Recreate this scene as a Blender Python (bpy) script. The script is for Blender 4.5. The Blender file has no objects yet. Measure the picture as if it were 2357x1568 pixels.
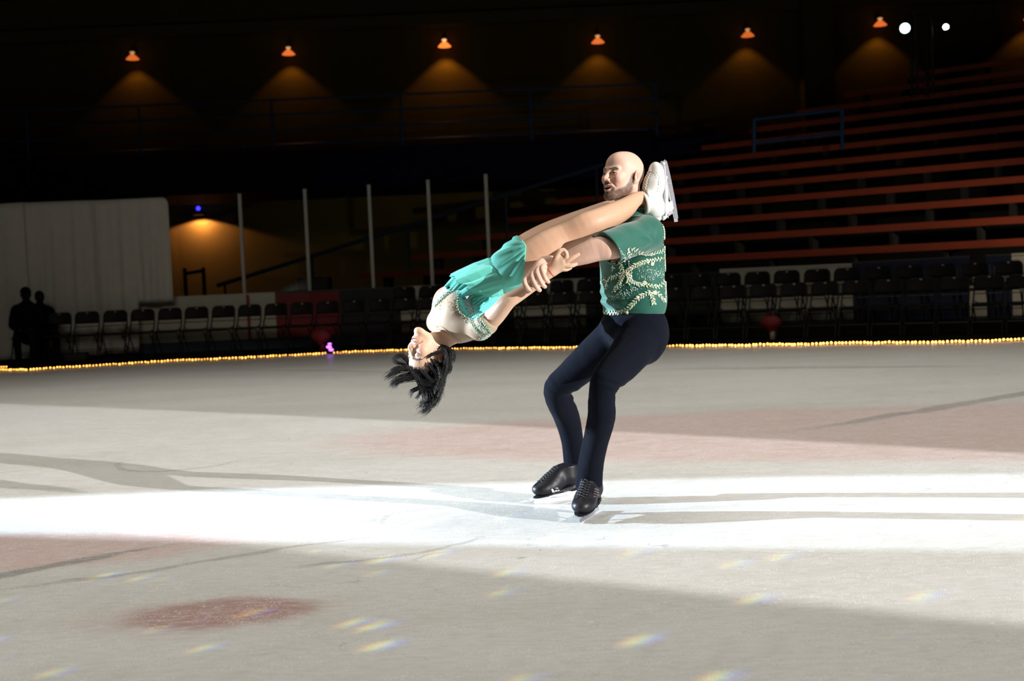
import bpy, bmesh, math, random
import numpy as np
from mathutils import Vector, Matrix
from mathutils.bvhtree import BVHTree
random.seed(7)
rng = np.random.default_rng(7)
SC = bpy.context.scene
COL = SC.collection
W, H, FOC = 2357.0, 1568.0, 2800.0
CAM_H = 1.065
ROLL = math.atan(0.043)
PITCH = math.atan(132.0 / FOC)
cr, sr, cp, sp = math.cos(ROLL), math.sin(ROLL), math.cos(PITCH), math.sin(PITCH)
FWD = np.array([0, cp, -sp]); R0 = np.array([1.0, 0, 0]); U0 = np.array([0, sp, cp])
RGT = R0 * cr - U0 * sr
UPV = U0 * cr + R0 * sr
CAM = np.array([0, 0, CAM_H])
Y0 = 5.5                      # distance of the skating pair
S = FOC / Y0                  # picture scale at the pair, pixels per metre

def ray(px, py):
    return FWD + RGT * ((px - W / 2) / FOC) + UPV * ((H / 2 - py) / FOC)
def at(px, py, Y):            # the place at distance Y seen at that spot of the photograph
    d = ray(px, py); return CAM + d * (Y / d[1])
def ground(px, py, z=0.0):
    d = ray(px, py); return CAM + d * ((z - CAM_H) / d[2])
def proj(P):                  # world points -> picture coordinates
    v = np.asarray(P) - CAM
    z = v @ FWD
    return W / 2 + FOC * (v @ RGT) / z, H / 2 - FOC * (v @ UPV) / z
def F(px, py, dy=0.0): return at(px, py, Y0 + dy)
def nrm(v):
    v = np.asarray(v, float); return v / np.linalg.norm(v)

# ---------------------------------------------------------------- objects
def put(o, parent=None):
    COL.objects.link(o)
    if parent is not None: o.parent = parent
    return o
def tag(o, label=None, cat=None, group=None, kind=None):
    if label: o['label'] = label
    if cat: o['category'] = cat
    if group: o['group'] = group
    if kind: o['kind'] = kind
    return o
def empty(name, loc=(0, 0, 0), rz=0.0, parent=None):
    o = bpy.data.objects.new(name, None); o.empty_display_size = .1
    o.location = Vector(loc); o.rotation_euler = (0, 0, rz)
    return put(o, parent)
def mesh_obj(name, verts, faces, m, parent=None, smooth=True, col=None, local=True):
    """verts are world points; under a parent they are stored relative to its place."""
    me = bpy.data.meshes.new(name)
    v = np.asarray(verts, np.float64)
    off = np.zeros(3)
    if parent is not None and local:
        p = parent
        while p is not None: off = off + np.array(p.location); p = p.parent
    v = v - off
    if isinstance(faces, np.ndarray) and faces.ndim == 2:
        n = faces.shape[1]
        me.vertices.add(len(v)); me.vertices.foreach_set('co', v.astype(np.float32).ravel())
        me.loops.add(faces.size); me.loops.foreach_set('vertex_index', faces.astype(np.int32).ravel())
        me.polygons.add(len(faces)); me.polygons.foreach_set('loop_start', np.arange(0, faces.size, n, dtype=np.int32))
        me.update(calc_edges=True)
    else:
        me.from_pydata([tuple(x) for x in v], [], [tuple(int(i) for i in f) for f in faces]); me.update()
    if smooth: me.polygons.foreach_set('use_smooth', np.ones(len(me.polygons), bool))
    if col is not None:
        a = me.color_attributes.new('Col', 'FLOAT_COLOR', 'POINT')
        c = np.ones((len(v), 4), np.float32); c[:, :3] = col; a.data.foreach_set('color', c.ravel())
    for mm in (m if isinstance(m, (list, tuple)) else [m]): me.materials.append(mm)
    o = bpy.data.objects.new(name, me)
    return put(o, parent)

class MB:                     # collects boxes, bars and tubes into one mesh
    def __init__(s): s.v = []; s.f = []; s.c = []
    def add(s, v, f, c=None):
        n = len(s.v); s.v += [tuple(x) for x in v]; s.f += [tuple(i + n for i in q) for q in f]
        if c is not None: s.c += [c] * len(v)
    def box(s, c, size, ax=None, col=None):
        ax = np.eye(3) if ax is None else np.asarray(ax, float)
        c = np.asarray(c, float); h = np.asarray(size, float) / 2
        v = [c + ax[0] * h[0] * i + ax[1] * h[1] * j + ax[2] * h[2] * k for k in (-1, 1) for j in (-1, 1) for i in (-1, 1)]
        s.add(v, [(0, 2, 3, 1), (4, 5, 7, 6), (0, 1, 5, 4), (2, 6, 7, 3), (0, 4, 6, 2), (1, 3, 7, 5)], col)
    def bar(s, a, b, w, h, up=(0, 0, 1)):
        a = np.asarray(a, float); b = np.asarray(b, float); d = nrm(b - a)
        x = np.cross(d, up); x = nrm(x) if np.linalg.norm(x) > 1e-6 else np.array([1., 0, 0]); u = np.cross(x, d)
        s.box((a + b) / 2, (np.linalg.norm(b - a), w, h), (d, x, u))
    def tube(s, pts, r, n=8, closed=False, col=None, flat=1.0, cap=True):
        pts = [np.asarray(p, float) for p in pts]; m = len(pts)
        rr = r if hasattr(r, '__len__') else [r] * m
        base = len(s.v); V = []; u = None
        for i, p in enumerate(pts):
            if closed: t = pts[(i + 1) % m] - pts[i - 1]
            else: t = pts[min(i + 1, m - 1)] - pts[max(i - 1, 0)]
            t = nrm(t + 1e-12)
            if u is None:
                a = np.array([0, 0, 1.]) if abs(t[2]) < .9 else np.array([1., 0, 0]); u = nrm(np.cross(t, a))
            else:
                u = u - t * (u @ t); u = nrm(u)
            w = np.cross(t, u)
            for k in range(n):
                q = 2 * math.pi * k / n; V.append(p + (u * math.cos(q) + w * math.sin(q) * flat) * rr[i])
        fs = []
        for i in range(m if closed else m - 1):
            a, b = i * n, ((i + 1) % m) * n
            for k in range(n): fs.append((a + k, a + (k + 1) % n, b + (k + 1) % n, b + k))
        if not closed and cap: fs += [tuple(range(n - 1, -1, -1)), tuple((m - 1) * n + k for k in range(n))]
        s.add(V, fs, col)
    def lathe(s, prof, c=(0, 0, 0), n=24, ax=None):
        ax = np.eye(3) if ax is None else np.asarray(ax, float); c = np.asarray(c, float)
        V = [c + ax[0] * r * math.cos(2 * math.pi * k / n) + ax[1] * r * math.sin(2 * math.pi * k / n) + ax[2] * z for r, z in prof for k in range(n)]
        fs = [(i * n + k, i * n + (k + 1) % n, (i + 1) * n + (k + 1) % n, (i + 1) * n + k) for i in range(len(prof) - 1) for k in range(n)]
        s.add(V, fs)
    def ball(s, c, r, n=6, col=None, ax=None):
        ax = np.eye(3) if ax is None else np.asarray(ax, float); c = np.asarray(c, float)
        rr = np.ones(3) * r if np.isscalar(r) else np.asarray(r, float)
        V = [c + ax[2] * rr[2]]
        for i in range(1, n):
            th = math.pi * i / n
            for k in range(n * 2 - 2):
                ph = 2 * math.pi * k / (n * 2 - 2)
                V.append(c + ax[0] * rr[0] * math.sin(th) * math.cos(ph) + ax[1] * rr[1] * math.sin(th) * math.sin(ph) + ax[2] * rr[2] * math.cos(th))
        V.append(c - ax[2] * rr[2]); m = n * 2 - 2; fs = []
        for k in range(m):
            fs.append((0, 1 + k, 1 + (k + 1) % m)); fs.append((len(V) - 1, 1 + (n - 2) * m + (k + 1) % m, 1 + (n - 2) * m + k))
            for i in range(n - 2): fs.append((1 + i * m + k, 1 + (i + 1) * m + k, 1 + (i + 1) * m + (k + 1) % m, 1 + i * m + (k + 1) % m))
        s.add(V, fs, col)
    def build(s, name, m, parent=None, smooth=False, local=True):
        return mesh_obj(name, s.v, s.f, m, parent, smooth, np.array(s.c) if s.c else None, local)

# ---------------------------------------------------------------- materials
def lin(r, g, b):
    f = lambda c: ((c / 255 + .055) / 1.055) ** 2.4 if c > 10 else c / 255 / 12.92
    return (f(r), f(g), f(b))
def mat(name, rgb=(.5, .5, .5), rough=.6, metal=0, spec=.5, attr=False, noise=0, nscale=20, bump=0, bscale=60, emit=None, estr=0, sss=0, sheen=0, coat=0):
    m = bpy.data.materials.new(name); m.use_nodes = True; nt = m.node_tree; N = nt.nodes; L = nt.links
    b = N['Principled BSDF']; b.inputs['Base Color'].default_value = (*rgb, 1)
    b.inputs['Roughness'].default_value = rough; b.inputs['Metallic'].default_value = metal; b.inputs['Specular IOR Level'].default_value = spec
    b.inputs['Sheen Weight'].default_value = sheen; b.inputs['Coat Weight'].default_value = coat
    tc = N.new('ShaderNodeTexCoord')
    src = None
    if attr:
        a = N.new('ShaderNodeAttribute'); a.attribute_name = 'Col'; src = a.outputs['Color']
    if noise:
        t = N.new('ShaderNodeTexNoise'); t.inputs['Scale'].default_value = nscale; t.inputs['Detail'].default_value = 5
        L.new(tc.outputs['Object'], t.inputs['Vector'])
        mr = N.new('ShaderNodeMapRange'); mr.inputs['To Min'].default_value = 1 - noise; mr.inputs['To Max'].default_value = 1 + noise
        L.new(t.outputs['Fac'], mr.inputs['Value'])
        mx = N.new('ShaderNodeMix'); mx.data_type = 'RGBA'; mx.blend_type = 'MULTIPLY'; mx.inputs['Factor'].default_value = 1
        if src is None: mx.inputs['A'].default_value = (*rgb, 1)
        else: L.new(src, mx.inputs['A'])
        L.new(mr.outputs['Result'], mx.inputs['B']); src = mx.outputs['Result']
    if src is not None: L.new(src, b.inputs['Base Color'])
    if bump:
        t = N.new('ShaderNodeTexNoise'); t.inputs['Scale'].default_value = bscale; t.inputs['Detail'].default_value = 4
        L.new(tc.outputs['Object'], t.inputs['Vector'])
        bp = N.new('ShaderNodeBump'); bp.inputs['Strength'].default_value = bump; bp.inputs['Distance'].default_value = .01
        L.new(t.outputs['Fac'], bp.inputs['Height']); L.new(bp.outputs['Normal'], b.inputs['Normal'])
    if emit is not None:
        b.inputs['Emission Color'].default_value = (*emit, 1); b.inputs['Emission Strength'].default_value = estr
    if sss:
        b.inputs['Subsurface Weight'].default_value = sss; b.inputs['Subsurface Radius'].default_value = (.012, .005, .003); b.inputs['Subsurface Scale'].default_value = 1.0
    return m

# ---------------------------------------------------------------- signed distance modelling
class SDF:
    def __init__(s): s.p = []
    def _a(s, op, k, f, c, R): s.p.append((op, k, f, np.asarray(c, float), R)); return s
    def cone(s, a, b, ra, rb, k=.01, op='u'):
        a = np.asarray(a, float); b = np.asarray(b, float); ab = b - a; L2 = max(ab @ ab, 1e-12)
        def f(p):
            t = np.clip((p - a) @ ab / L2, 0, 1)
            return np.linalg.norm(p - a - t[:, None] * ab, axis=1) - (ra + (rb - ra) * t)
        return s._a(op, k, f, (a + b) / 2, np.linalg.norm(ab) / 2 + max(ra, rb))
    def chain(s, pts, rad, k=.01, op='u', res=3):
        """one smooth limb through the points, radii interpolated"""
        P = np.array(pts, float); R = np.array(rad, float); n = len(P)
        if n > 2:
            Q = []; q = []
            E = np.vstack([2 * P[0] - P[1], P, 2 * P[-1] - P[-2]]); e = np.concatenate([[R[0]], R, [R[-1]]])
            for i in range(1, n):
                for j in range(res):
                    t = j / res; a, b, c, d = E[i - 1], E[i], E[i + 1], E[i + 2]
                    Q.append(.5 * (2 * b + (c - a) * t + (2 * a - 5 * b + 4 * c - d) * t * t + (3 * b - a - 3 * c + d) * t ** 3))
                    a, b, c, d = e[i - 1], e[i], e[i + 1], e[i + 2]; r_ = .5 * (2 * b + (c - a) * t + (2 * a - 5 * b + 4 * c - d) * t * t + (3 * b - a - 3 * c + d) * t ** 3)
                    q.append(min(max(r_, min(b, c) * .96), max(b, c) * 1.04))
            P = np.array(Q + [P[-1]]); R = np.array(q + [R[-1]])
        A, B = P[:-1], P[1:]; AB = B - A; L2 = (AB ** 2).sum(1) + 1e-12; mid = (A + B) / 2; hl = np.sqrt(L2) / 2
        def f(p):
            c = (p.min(0) + p.max(0)) / 2; rb = np.linalg.norm(p.max(0) - p.min(0)) / 2
            dm = np.linalg.norm(mid - c, axis=1); lowb = dm - hl - rb; up = (dm + rb).min()
            D2 = np.full(len(p), 1e9); RR = np.zeros(len(p))
            for i in np.nonzero(lowb <= up)[0]:
                v = p - A[i]; t = np.clip(v @ AB[i] / L2[i], 0, 1); v -= t[:, None] * AB[i]; e = np.einsum('ij,ij->i', v, v)
                m = e < D2; D2[m] = e[m]; RR[m] = (R[i] + (R[i + 1] - R[i]) * t)[m]
            return np.sqrt(D2) - RR
        c = (P.min(0) + P.max(0)) / 2; return s._a(op, k, f, c, np.linalg.norm(P.max(0) - P.min(0)) / 2 + R.max())
    def ell(s, c, r, ax=None, k=.01, op='u'):
        c = np.asarray(c, float); r = np.asarray(r, float); M = np.eye(3) if ax is None else np.asarray(ax, float)
        def f(p):
            q = (p - c) @ M.T; k0 = np.linalg.norm(q / r, axis=1); k1 = np.linalg.norm(q / (r * r), axis=1) + 1e-9
            return k0 * (k0 - 1) / k1
        return s._a(op, k, f, c, r.max())
    def plane(s, pt, n, op='i', k=.002):   # keep the side n points away from
        pt = np.asarray(pt, float); n = nrm(n)
        return s._a(op, k, lambda p: (p - pt) @ n, pt, 1e9)
    def disp(s, g, c=(0, 0, 0), R=1e9): return s._a('d', 0, g, c, R)
    def ev(s, p, cc=None, rb=0):
        d = np.full(len(p), 1e3)
        for op, k, f, c, R in s.p:
            if cc is not None and R < 1e8 and np.linalg.norm(cc - c) - R > rb + .02: continue
            if op == 'd': d = d + f(p); continue
            e = f(p)
            if op == 'u':
                h = np.maximum(k - np.abs(d - e), 0) / k; d = np.minimum(d, e) - h * h * k * .25
            elif op == 's':
                e = -e; h = np.maximum(k - np.abs(d - e), 0) / k; d = np.maximum(d, e) + h * h * k * .25
            else:
                h = np.maximum(k - np.abs(d - e), 0) / k; d = np.maximum(d, e) + h * h * k * .25
        return d
    def bounds(s):
        lo = np.min([c - R for op, k, f, c, R in s.p if op == 'u'], 0); hi = np.max([c + R for op, k, f, c, R in s.p if op == 'u'], 0)
        return lo, hi
    def mesh(s, step, lo=None, hi=None, pad=.012):
        l, h = s.bounds(); lo = l if lo is None else lo; hi = h if hi is None else hi
        lo = np.asarray(lo) - pad; hi = np.asarray(hi) + pad
        B = 8; nb = np.ceil((hi - lo) / (step * B)).astype(int); n = nb * B
        bi = np.stack(np.meshgrid(*[np.arange(k) for k in nb], indexing='ij'), -1).reshape(-1, 3)
        cen = lo + (bi * B + (B - 1) / 2) * step
        dc = np.concatenate([s.ev(cen[i:i + 60000]) for i in range(0, len(cen), 60000)])
        half = B * step * .5 * 1.7321
        D = np.repeat(np.repeat(np.repeat(np.where(dc > 0, 1., -1.).astype(np.float32).reshape(nb), B, 0), B, 1), B, 2)
        act = np.nonzero(np.abs(dc) < half * 1.7 + .004)[0]
        g = np.stack(np.meshgrid(*[np.arange(B)] * 3, indexing='ij'), -1).reshape(-1, 3) * step
        # blocks are evaluated in groups of 4x4x4 neighbours
        key = (bi[act] // 4) @ np.array([1, 1000, 1000000])
        order = np.argsort(key, kind='stable'); act = act[order]; key = key[order]
        cuts = np.nonzero(np.diff(key))[0] + 1
        for grp in np.split(act, cuts):
            if len(grp) == 0: continue
            o = lo + bi[grp] * B * step
            P = (o[:, None, :] + g[None]).reshape(-1, 3)
            mn, mx = P.min(0), P.max(0); cc = (mn + mx) / 2
            d = s.ev(P, cc, np.linalg.norm(mx - mn) / 2).astype(np.float32).reshape(-1, B, B, B)
            for q, b in enumerate(bi[grp]):
                x, y, z = b * B; D[x:x + B, y:y + B, z:z + B] = d[q]
        return nets(D, lo, step)
def nets(D, lo, step):
    Sg = D < 0
    c = None; al = None
    for i in (0, 1):
        for j in (0, 1):
            for k in (0, 1):
                v = Sg[i:Sg.shape[0] - 1 + i, j:Sg.shape[1] - 1 + j, k:Sg.shape[2] - 1 + k]
                c = v.copy() if c is None else c | v; al = v.copy() if al is None else al & v
    mix = c & ~al; idx = np.argwhere(mix)
    ids = np.full(mix.shape, -1, np.int32); ids[mix] = np.arange(len(idx))
    co = np.array([(i, j, k) for i in (0, 1) for j in (0, 1) for k in (0, 1)])
    vals = np.stack([D[tuple((idx + o).T)] for o in co], 1).astype(np.float64)
    acc = np.zeros((len(idx), 3)); cnt = np.zeros(len(idx))
    for a in range(8):
        for b in range(a + 1, 8):
            if np.abs(co[a] - co[b]).sum() != 1: continue
            m = (vals[:, a] < 0) != (vals[:, b] < 0); den = vals[:, a] - vals[:, b]
            t = np.where(m, vals[:, a] / np.where(np.abs(den) < 1e-12, 1, den), 0)
            acc += m[:, None] * (co[a] + t[:, None] * (co[b] - co[a])); cnt += m
    V = lo + (idx + acc / np.maximum(cnt, 1)[:, None]) * step
    Fs = []
    for ax in range(3):
        sl0 = [slice(None)] * 3; sl1 = [slice(None)] * 3; sl0[ax] = slice(0, -1); sl1[ax] = slice(1, None)
        e = np.argwhere(Sg[tuple(sl0)] != Sg[tuple(sl1)])
        b, c2 = [(1, 2), (2, 0), (0, 1)][ax]
        ok = (e[:, b] > 0) & (e[:, c2] > 0) & (e[:, b] < D.shape[b] - 1) & (e[:, c2] < D.shape[c2] - 1); e = e[ok]
        ins = Sg[tuple(e.T)]
        ub = np.zeros(3, int); ub[b] = 1; uc = np.zeros(3, int); uc[c2] = 1
        q = np.stack([ids[tuple((e - ub - uc).T)], ids[tuple((e - uc).T)], ids[tuple(e.T)], ids[tuple((e - ub).T)]], 1)
        q[~ins] = q[~ins][:, ::-1]; Fs.append(q)
    Fq = np.concatenate(Fs); Fq = Fq[(Fq >= 0).all(1)]
    return V, Fq
def relax(V, Fq, mask, it=10):   # even out the surface where mask is set
    a = np.concatenate([Fq[:, 0], Fq[:, 1], Fq[:, 2], Fq[:, 3]]); b = np.concatenate([Fq[:, 1], Fq[:, 2], Fq[:, 3], Fq[:, 0]]); n = len(V)
    cnt = np.maximum(np.bincount(a, minlength=n) + np.bincount(b, minlength=n), 1)
    for _ in range(it):
        m = np.stack([np.bincount(a, V[b, k], n) + np.bincount(b, V[a, k], n) for k in range(3)], 1) / cnt[:, None]
        V = V + (m - V) * mask[:, None]
    return V
def frame(fwd, up):            # rows: local x (forward), y (left), z (up)
    f = nrm(fwd); u = np.asarray(up, float); u = nrm(u - f * (u @ f)); return np.array([f, np.cross(u, f), u])
def sm(a, b, x):               # smoothstep
    t = np.clip((x - a) / (b - a), 0, 1); return t * t * (3 - 2 * t)
def lerp(a, b, t): return np.asarray(a) + (np.asarray(b) - np.asarray(a)) * t
def vnoise(p, s, seed=0):      # smooth pseudo noise from rotated sines
    r = np.random.default_rng(seed); o = 0
    for i in range(7):
        d = nrm(r.normal(size=3)); o = o + np.sin(p @ d * s * (1 + .35 * i) + r.uniform(0, 6.28)) / (1 + .25 * i)
    return o / 3.5
# ================================================================ the ice
def sstep(N, L, val, a, b):
    mr = N.new('ShaderNodeMapRange'); mr.interpolation_type = 'SMOOTHSTEP'
    mr.inputs['From Min'].default_value = a; mr.inputs['From Max'].default_value = b
    L.new(val, mr.inputs['Value']); return mr.outputs['Result']
def ice_material():
    m = bpy.data.materials.new('ice'); m.use_nodes = True; nt = m.node_tree; N = nt.nodes; L = nt.links; b = N['Principled BSDF']
    tc = N.new('ShaderNodeTexCoord'); P = tc.outputs['Object']
    def noise(scale, detail=4, stretch=None, off=(0, 0, 0), rot=0, rough=.5):
        mp = N.new('ShaderNodeMapping'); mp.inputs['Scale'].default_value = stretch or (1, 1, 1)
        mp.inputs['Location'].default_value = off; mp.inputs['Rotation'].default_value = (0, 0, rot)
        L.new(P, mp.inputs['Vector']); t = N.new('ShaderNodeTexNoise'); t.inputs['Scale'].default_value = scale
        t.inputs['Detail'].default_value = detail; t.inputs['Roughness'].default_value = rough
        L.new(mp.outputs['Vector'], t.inputs['Vector']); return t
    def math_(op, a, c):
        n = N.new('ShaderNodeMath'); n.operation = op
        for i, v in enumerate((a, c)):
            if hasattr(v, 'links'): L.new(v, n.inputs[i])
            else: n.inputs[i].default_value = v
        return n.outputs[0]
    wob = noise(1.7, 3)
    wv = N.new('ShaderNodeVectorMath'); wv.operation = 'MULTIPLY_ADD'
    L.new(wob.outputs['Color'], wv.inputs[0]); wv.inputs[1].default_value = (.28, .28, 0); L.new(P, wv.inputs[2])
    def dist(cx, cy, rx, ry, ang, src):
        mp = N.new('ShaderNodeMapping'); mp.vector_type = 'TEXTURE'; mp.inputs['Location'].default_value = (cx + .14, cy + .14, 0)
        mp.inputs['Rotation'].default_value = (0, 0, ang); mp.inputs['Scale'].default_value = (rx, ry, 1)
        L.new(src, mp.inputs['Vector']); ln = N.new('ShaderNodeVectorMath'); ln.operation = 'LENGTH'; L.new(mp.outputs['Vector'], ln.inputs[0])
        return ln.outputs['Value']
    def ell(cx, cy, rx, ry, ang=0, soft=.15, src=None): return sstep(N, L, dist(cx, cy, rx, ry, ang, src or wv.outputs[0]), 1, 1 - soft)
    def ring(cx, cy, r, w, soft=.4):
        d = dist(cx, cy, 1, 1, 0, wv.outputs[0]); a = math_('ABSOLUTE', math_('SUBTRACT', d, r), 0); return sstep(N, L, a, w, w * (1 - soft))
    def paint(base, fac, rgb, amt):
        mx = N.new('ShaderNodeMix'); mx.data_type = 'RGBA'; L.new(math_('MULTIPLY', fac, amt), mx.inputs['Factor'])
        if isinstance(base, tuple): mx.inputs['A'].default_value = (*base, 1)
        else: L.new(base, mx.inputs['A'])
        mx.inputs['B'].default_value = (*rgb, 1); return mx.outputs['Result']
    n1 = noise(.55, 5, (1, 2.2, 1)); n2 = noise(5, 6, (1, 2, 1)); n3 = noise(130, 3); n4 = noise(2.2, 4)
    c = paint((.67, .665, .645), sstep(N, L, n1.outputs['Fac'], .35, .7), (.61, .595, .555), 1.0)
    # painted zones under the ice
    pink = (.66, .40, .37)
    c = paint(c, ell(2.7, 7.9, 4.5, 1.55, -.18, .22), pink, .55)
    c = paint(c, ell(-3.0, 5.15, 2.1, .50, .05, .25), pink, .62)
    c = paint(c, ell(-1.02, 4.03, .37, .21, .12, .45), (.33, .13, .11), .8)
    c = paint(c, ell(-1.05, 4.02, .60, .30, .12, .7), (.5, .3, .27), .4)
    def line(p, q, w, rgb, amt, soft=.5):
        return paint(c, ell((p[0] + q[0]) / 2 , (p[1] + q[1]) / 2, math.hypot(q[0] - p[0], q[1] - p[1]) / 2, w, math.atan2(q[1] - p[1], q[0] - p[0]), soft), rgb, amt)
    G = lambda x, y: ground(x, y)[:2]
    grey = (.27, .27, .25)
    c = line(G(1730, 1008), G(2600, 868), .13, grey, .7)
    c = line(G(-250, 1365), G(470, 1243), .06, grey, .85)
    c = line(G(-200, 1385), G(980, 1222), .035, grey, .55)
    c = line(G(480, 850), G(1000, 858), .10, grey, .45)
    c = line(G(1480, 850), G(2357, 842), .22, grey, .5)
    # blade tracks
    cut = noise(3.2, 2, (1, 1, 1), (4, 1, 0), .4)
    trk = sstep(N, L, math_('ABSOLUTE', math_('SUBTRACT', cut.outputs['Fac'], .5), 0), .0022, .0008)
    gate = sstep(N, L, noise(.8, 2, None, (9, 3, 0)).outputs['Fac'], .5, .6)
    c = paint(c, math_('MULTIPLY', trk, gate), (.30, .31, .31), .55)
    cut2 = noise(1.4, 1, (1, 1.6, 1), (1, 7, 0), 1.1)
    trk2 = sstep(N, L, math_('ABSOLUTE', math_('SUBTRACT', cut2.outputs['Fac'], .47), 0), .0016, .0006)
    c = paint(c, math_('MULTIPLY', trk2, sstep(N, L, n4.outputs['Fac'], .5, .62)), (.28, .28, .27), .6)
    def arc(px, py, r, w, gx, gy, gr, amt=.5):      # a curved mark left by a blade
        cx, cy = G(px, py); qx, qy = G(gx, gy); d = dist(cx - .14 + .14, cy, r, r, 0, wv.outputs[0]); a = math_('ABSOLUTE', math_('SUBTRACT', d, 1.0), 0)
        return math_('MULTIPLY', sstep(N, L, a, w / r, w / r * .4), ell(qx, qy, gr, gr, 0, .3))
    for px, py, r, w, gx, gy, gr, amt in ((415, 1062, .42, .028, 375, 1075, .55, .5), (1035, 1195, .30, .018, 990, 1190, .28, .32), (700, 1205, .9, .02, 870, 1262, .45, .5), (1010, 1285, .12, .012, 965, 1272, .16, .5), (1120, 1165, .7, .012, 1120, 1190, .5, .35), (1390, 1010, .25, .012, 1420, 1020, .25, .4), (300, 1500, .5, .02, 330, 1500, .35, .4)):
        c = paint(c, arc(px, py, r, w, gx, gy, gr), (.28, .29, .29), amt)
    n6 = noise(14, 6, (1, 2.6, 1), (2, 5, 0), .1, .7); c = paint(c, sstep(N, L, n6.outputs['Fac'], .42, .66), (.78, .79, .79), .38); c = paint(c, sstep(N, L, n6.outputs['Fac'], .50, .30), (.50, .49, .46), .35)
    # snow scraped up by the blades
    sn = sstep(N, L, n3.outputs['Fac'], .565, .66)
    snz = sstep(N, L, n2.outputs['Fac'], .38, .60)
    n5 = noise(46, 4, (1, 1.5, 1), (3, 3, 0), rough=.65)
    clump = math_('MULTIPLY', sstep(N, L, n5.outputs['Fac'], .575, .68), sstep(N, L, n4.outputs['Fac'], .38, .58))
    snow = math_('MAXIMUM', math_('MULTIPLY', sn, snz), clump)
    c = paint(c, snow, (.95, .96, .98), .85)
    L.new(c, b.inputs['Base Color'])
    ro = N.new('ShaderNodeMapRange'); ro.inputs['To Min'].default_value = .22; ro.inputs['To Max'].default_value = .5
    L.new(n2.outputs['Fac'], ro.inputs['Value']); L.new(ro.outputs['Result'], b.inputs['Roughness'])
    b.inputs['Specular IOR Level'].default_value = .28; b.inputs['IOR'].default_value = 1.31
    bp = N.new('ShaderNodeBump'); bp.inputs['Strength'].default_value = .5; bp.inputs['Distance'].default_value = .004
    L.new(math_('ADD', snow, math_('MULTIPLY', n2.outputs['Fac'], .6)), bp.inputs['Height']); L.new(bp.outputs['Normal'], b.inputs['Normal'])
    return m
M = {}
M['ice'] = ice_material()
m = MB(); m.add([(-29, -29, 0), (43, -29, 0), (43, 26, 0), (-29, 26, 0)], [(0, 1, 2, 3)])
tag(m.build('floor', M['ice']), 'pale indoor ice sheet with painted pink zones and skate marks', kind='structure')

# the edge of the rink, followed by the string of lights
rope_px = [(-300, 862), (-150, 852), (60, 851), (130, 846), (210, 842), (300, 836), (400, 830), (500, 826), (600, 821), (700, 816), (760, 812), (850, 808), (930, 806),
           (1100, 802), (1320, 800), (1530, 797), (1620, 795.5), (1700, 795), (1770, 792.5), (1840, 793), (1900, 790.5), (1960, 789), (2080, 788.5), (2200, 786.5), (2280, 784), (2357, 781), (2600, 772)]
RP = np.array([ground(x, y, .02) for x, y in rope_px])
seg = np.linalg.norm(np.diff(RP[:, :2], axis=0), axis=1); SL = np.concatenate([[0], np.cumsum(seg)])
SP = np.poly1d(np.polyfit(SL, RP[:, 0], 3)), np.poly1d(np.polyfit(SL, RP[:, 1], 3))   # a smooth run of the barrier
DP = SP[0].deriv(), SP[1].deriv()
def path(s, off=0.0):
    p = np.array([SP[0](s), SP[1](s)]); t = nrm([DP[0](s), DP[1](s)]); n = np.array([-t[1], t[0]])
    return p + n * off, t, n
GS = np.linspace(0, SL[-1], 1500); GP = np.column_stack([SP[0](GS), SP[1](GS)]); GT = np.column_stack([DP[0](GS), DP[1](GS)])
GT /= np.linalg.norm(GT, axis=1)[:, None]; GN = np.column_stack([-GT[:, 1], GT[:, 0]])
def s_of_px(px, off=0.0):     # the arclength seen at picture column px
    q = GP + GN * off; x, _ = proj(np.column_stack([q, np.ones(len(q)) * .3]))
    return GS[np.argmin(np.abs(x - px))]
def rope_at(s): return np.array([np.interp(s, SL, RP[:, 0]), np.interp(s, SL, RP[:, 1]), .022])

M['carpet'] = mat('dark_floor', (.006, .006, .007), .9, noise=.3, nscale=4, spec=.1)
ss = np.linspace(0, SL[-1], 60); v = []; f = []
for s in ss:
    p = rope_at(s); q, t, n = path(s, 0)
    v += [(p[0] + n[0] * .06, p[1] + n[1] * .06, .012), (p[0] + n[0] * .06, p[1] + n[1] * .06, -.01), (q[0] + n[0] * 26, q[1] + n[1] * 26, .012)]
for i in range(59): f += [(i * 3, i * 3 + 2, i * 3 + 5, i * 3 + 3), (i * 3 + 1, i * 3, i * 3 + 3, i * 3 + 4)]
tag(mesh_obj('floor_surround', v, f, M['carpet'], smooth=False), 'dark matting around the rink behind the string of lights', kind='structure')

# ---------------------------------------------------------------- string of lights
M['bulb'] = mat('warm_bulb', (.9, .6, .2), .4, emit=(1, .42, .07), estr=14)
M['bulb2'] = mat('warm_bulb_dim', (.9, .6, .2), .4, emit=(1, .43, .07), estr=8)
M['bulb'].cycles.emission_sampling = 'NONE'; M['bulb2'].cycles.emission_sampling = 'NONE'
M['cable'] = mat('clear_cable', (.25, .16, .05), .4)
rope = tag(empty('string_light', tuple(rope_at(SL[-1] * .6))), 'long string of small warm yellow lights along the far edge of the ice', 'light string')
m = MB(); m.tube([rope_at(s) - np.array([0, 0, .008]) for s in np.linspace(.2, SL[-1] - .2, 240)], .006, 5); m.build('cable', M['cable'], rope)
bs = []
s = s_of_px(-60)
while s < s_of_px(2420): bs.append(s); s += .0515
bs = np.array(bs); dn = np.array([np.linalg.norm(rope_at(s)) for s in bs]); near = set(np.argsort(dn)[:100].tolist())
bm1 = MB(); bm1.ball((0, 0, 0), .0125, 5); proto = None; rest = MB()
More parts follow.
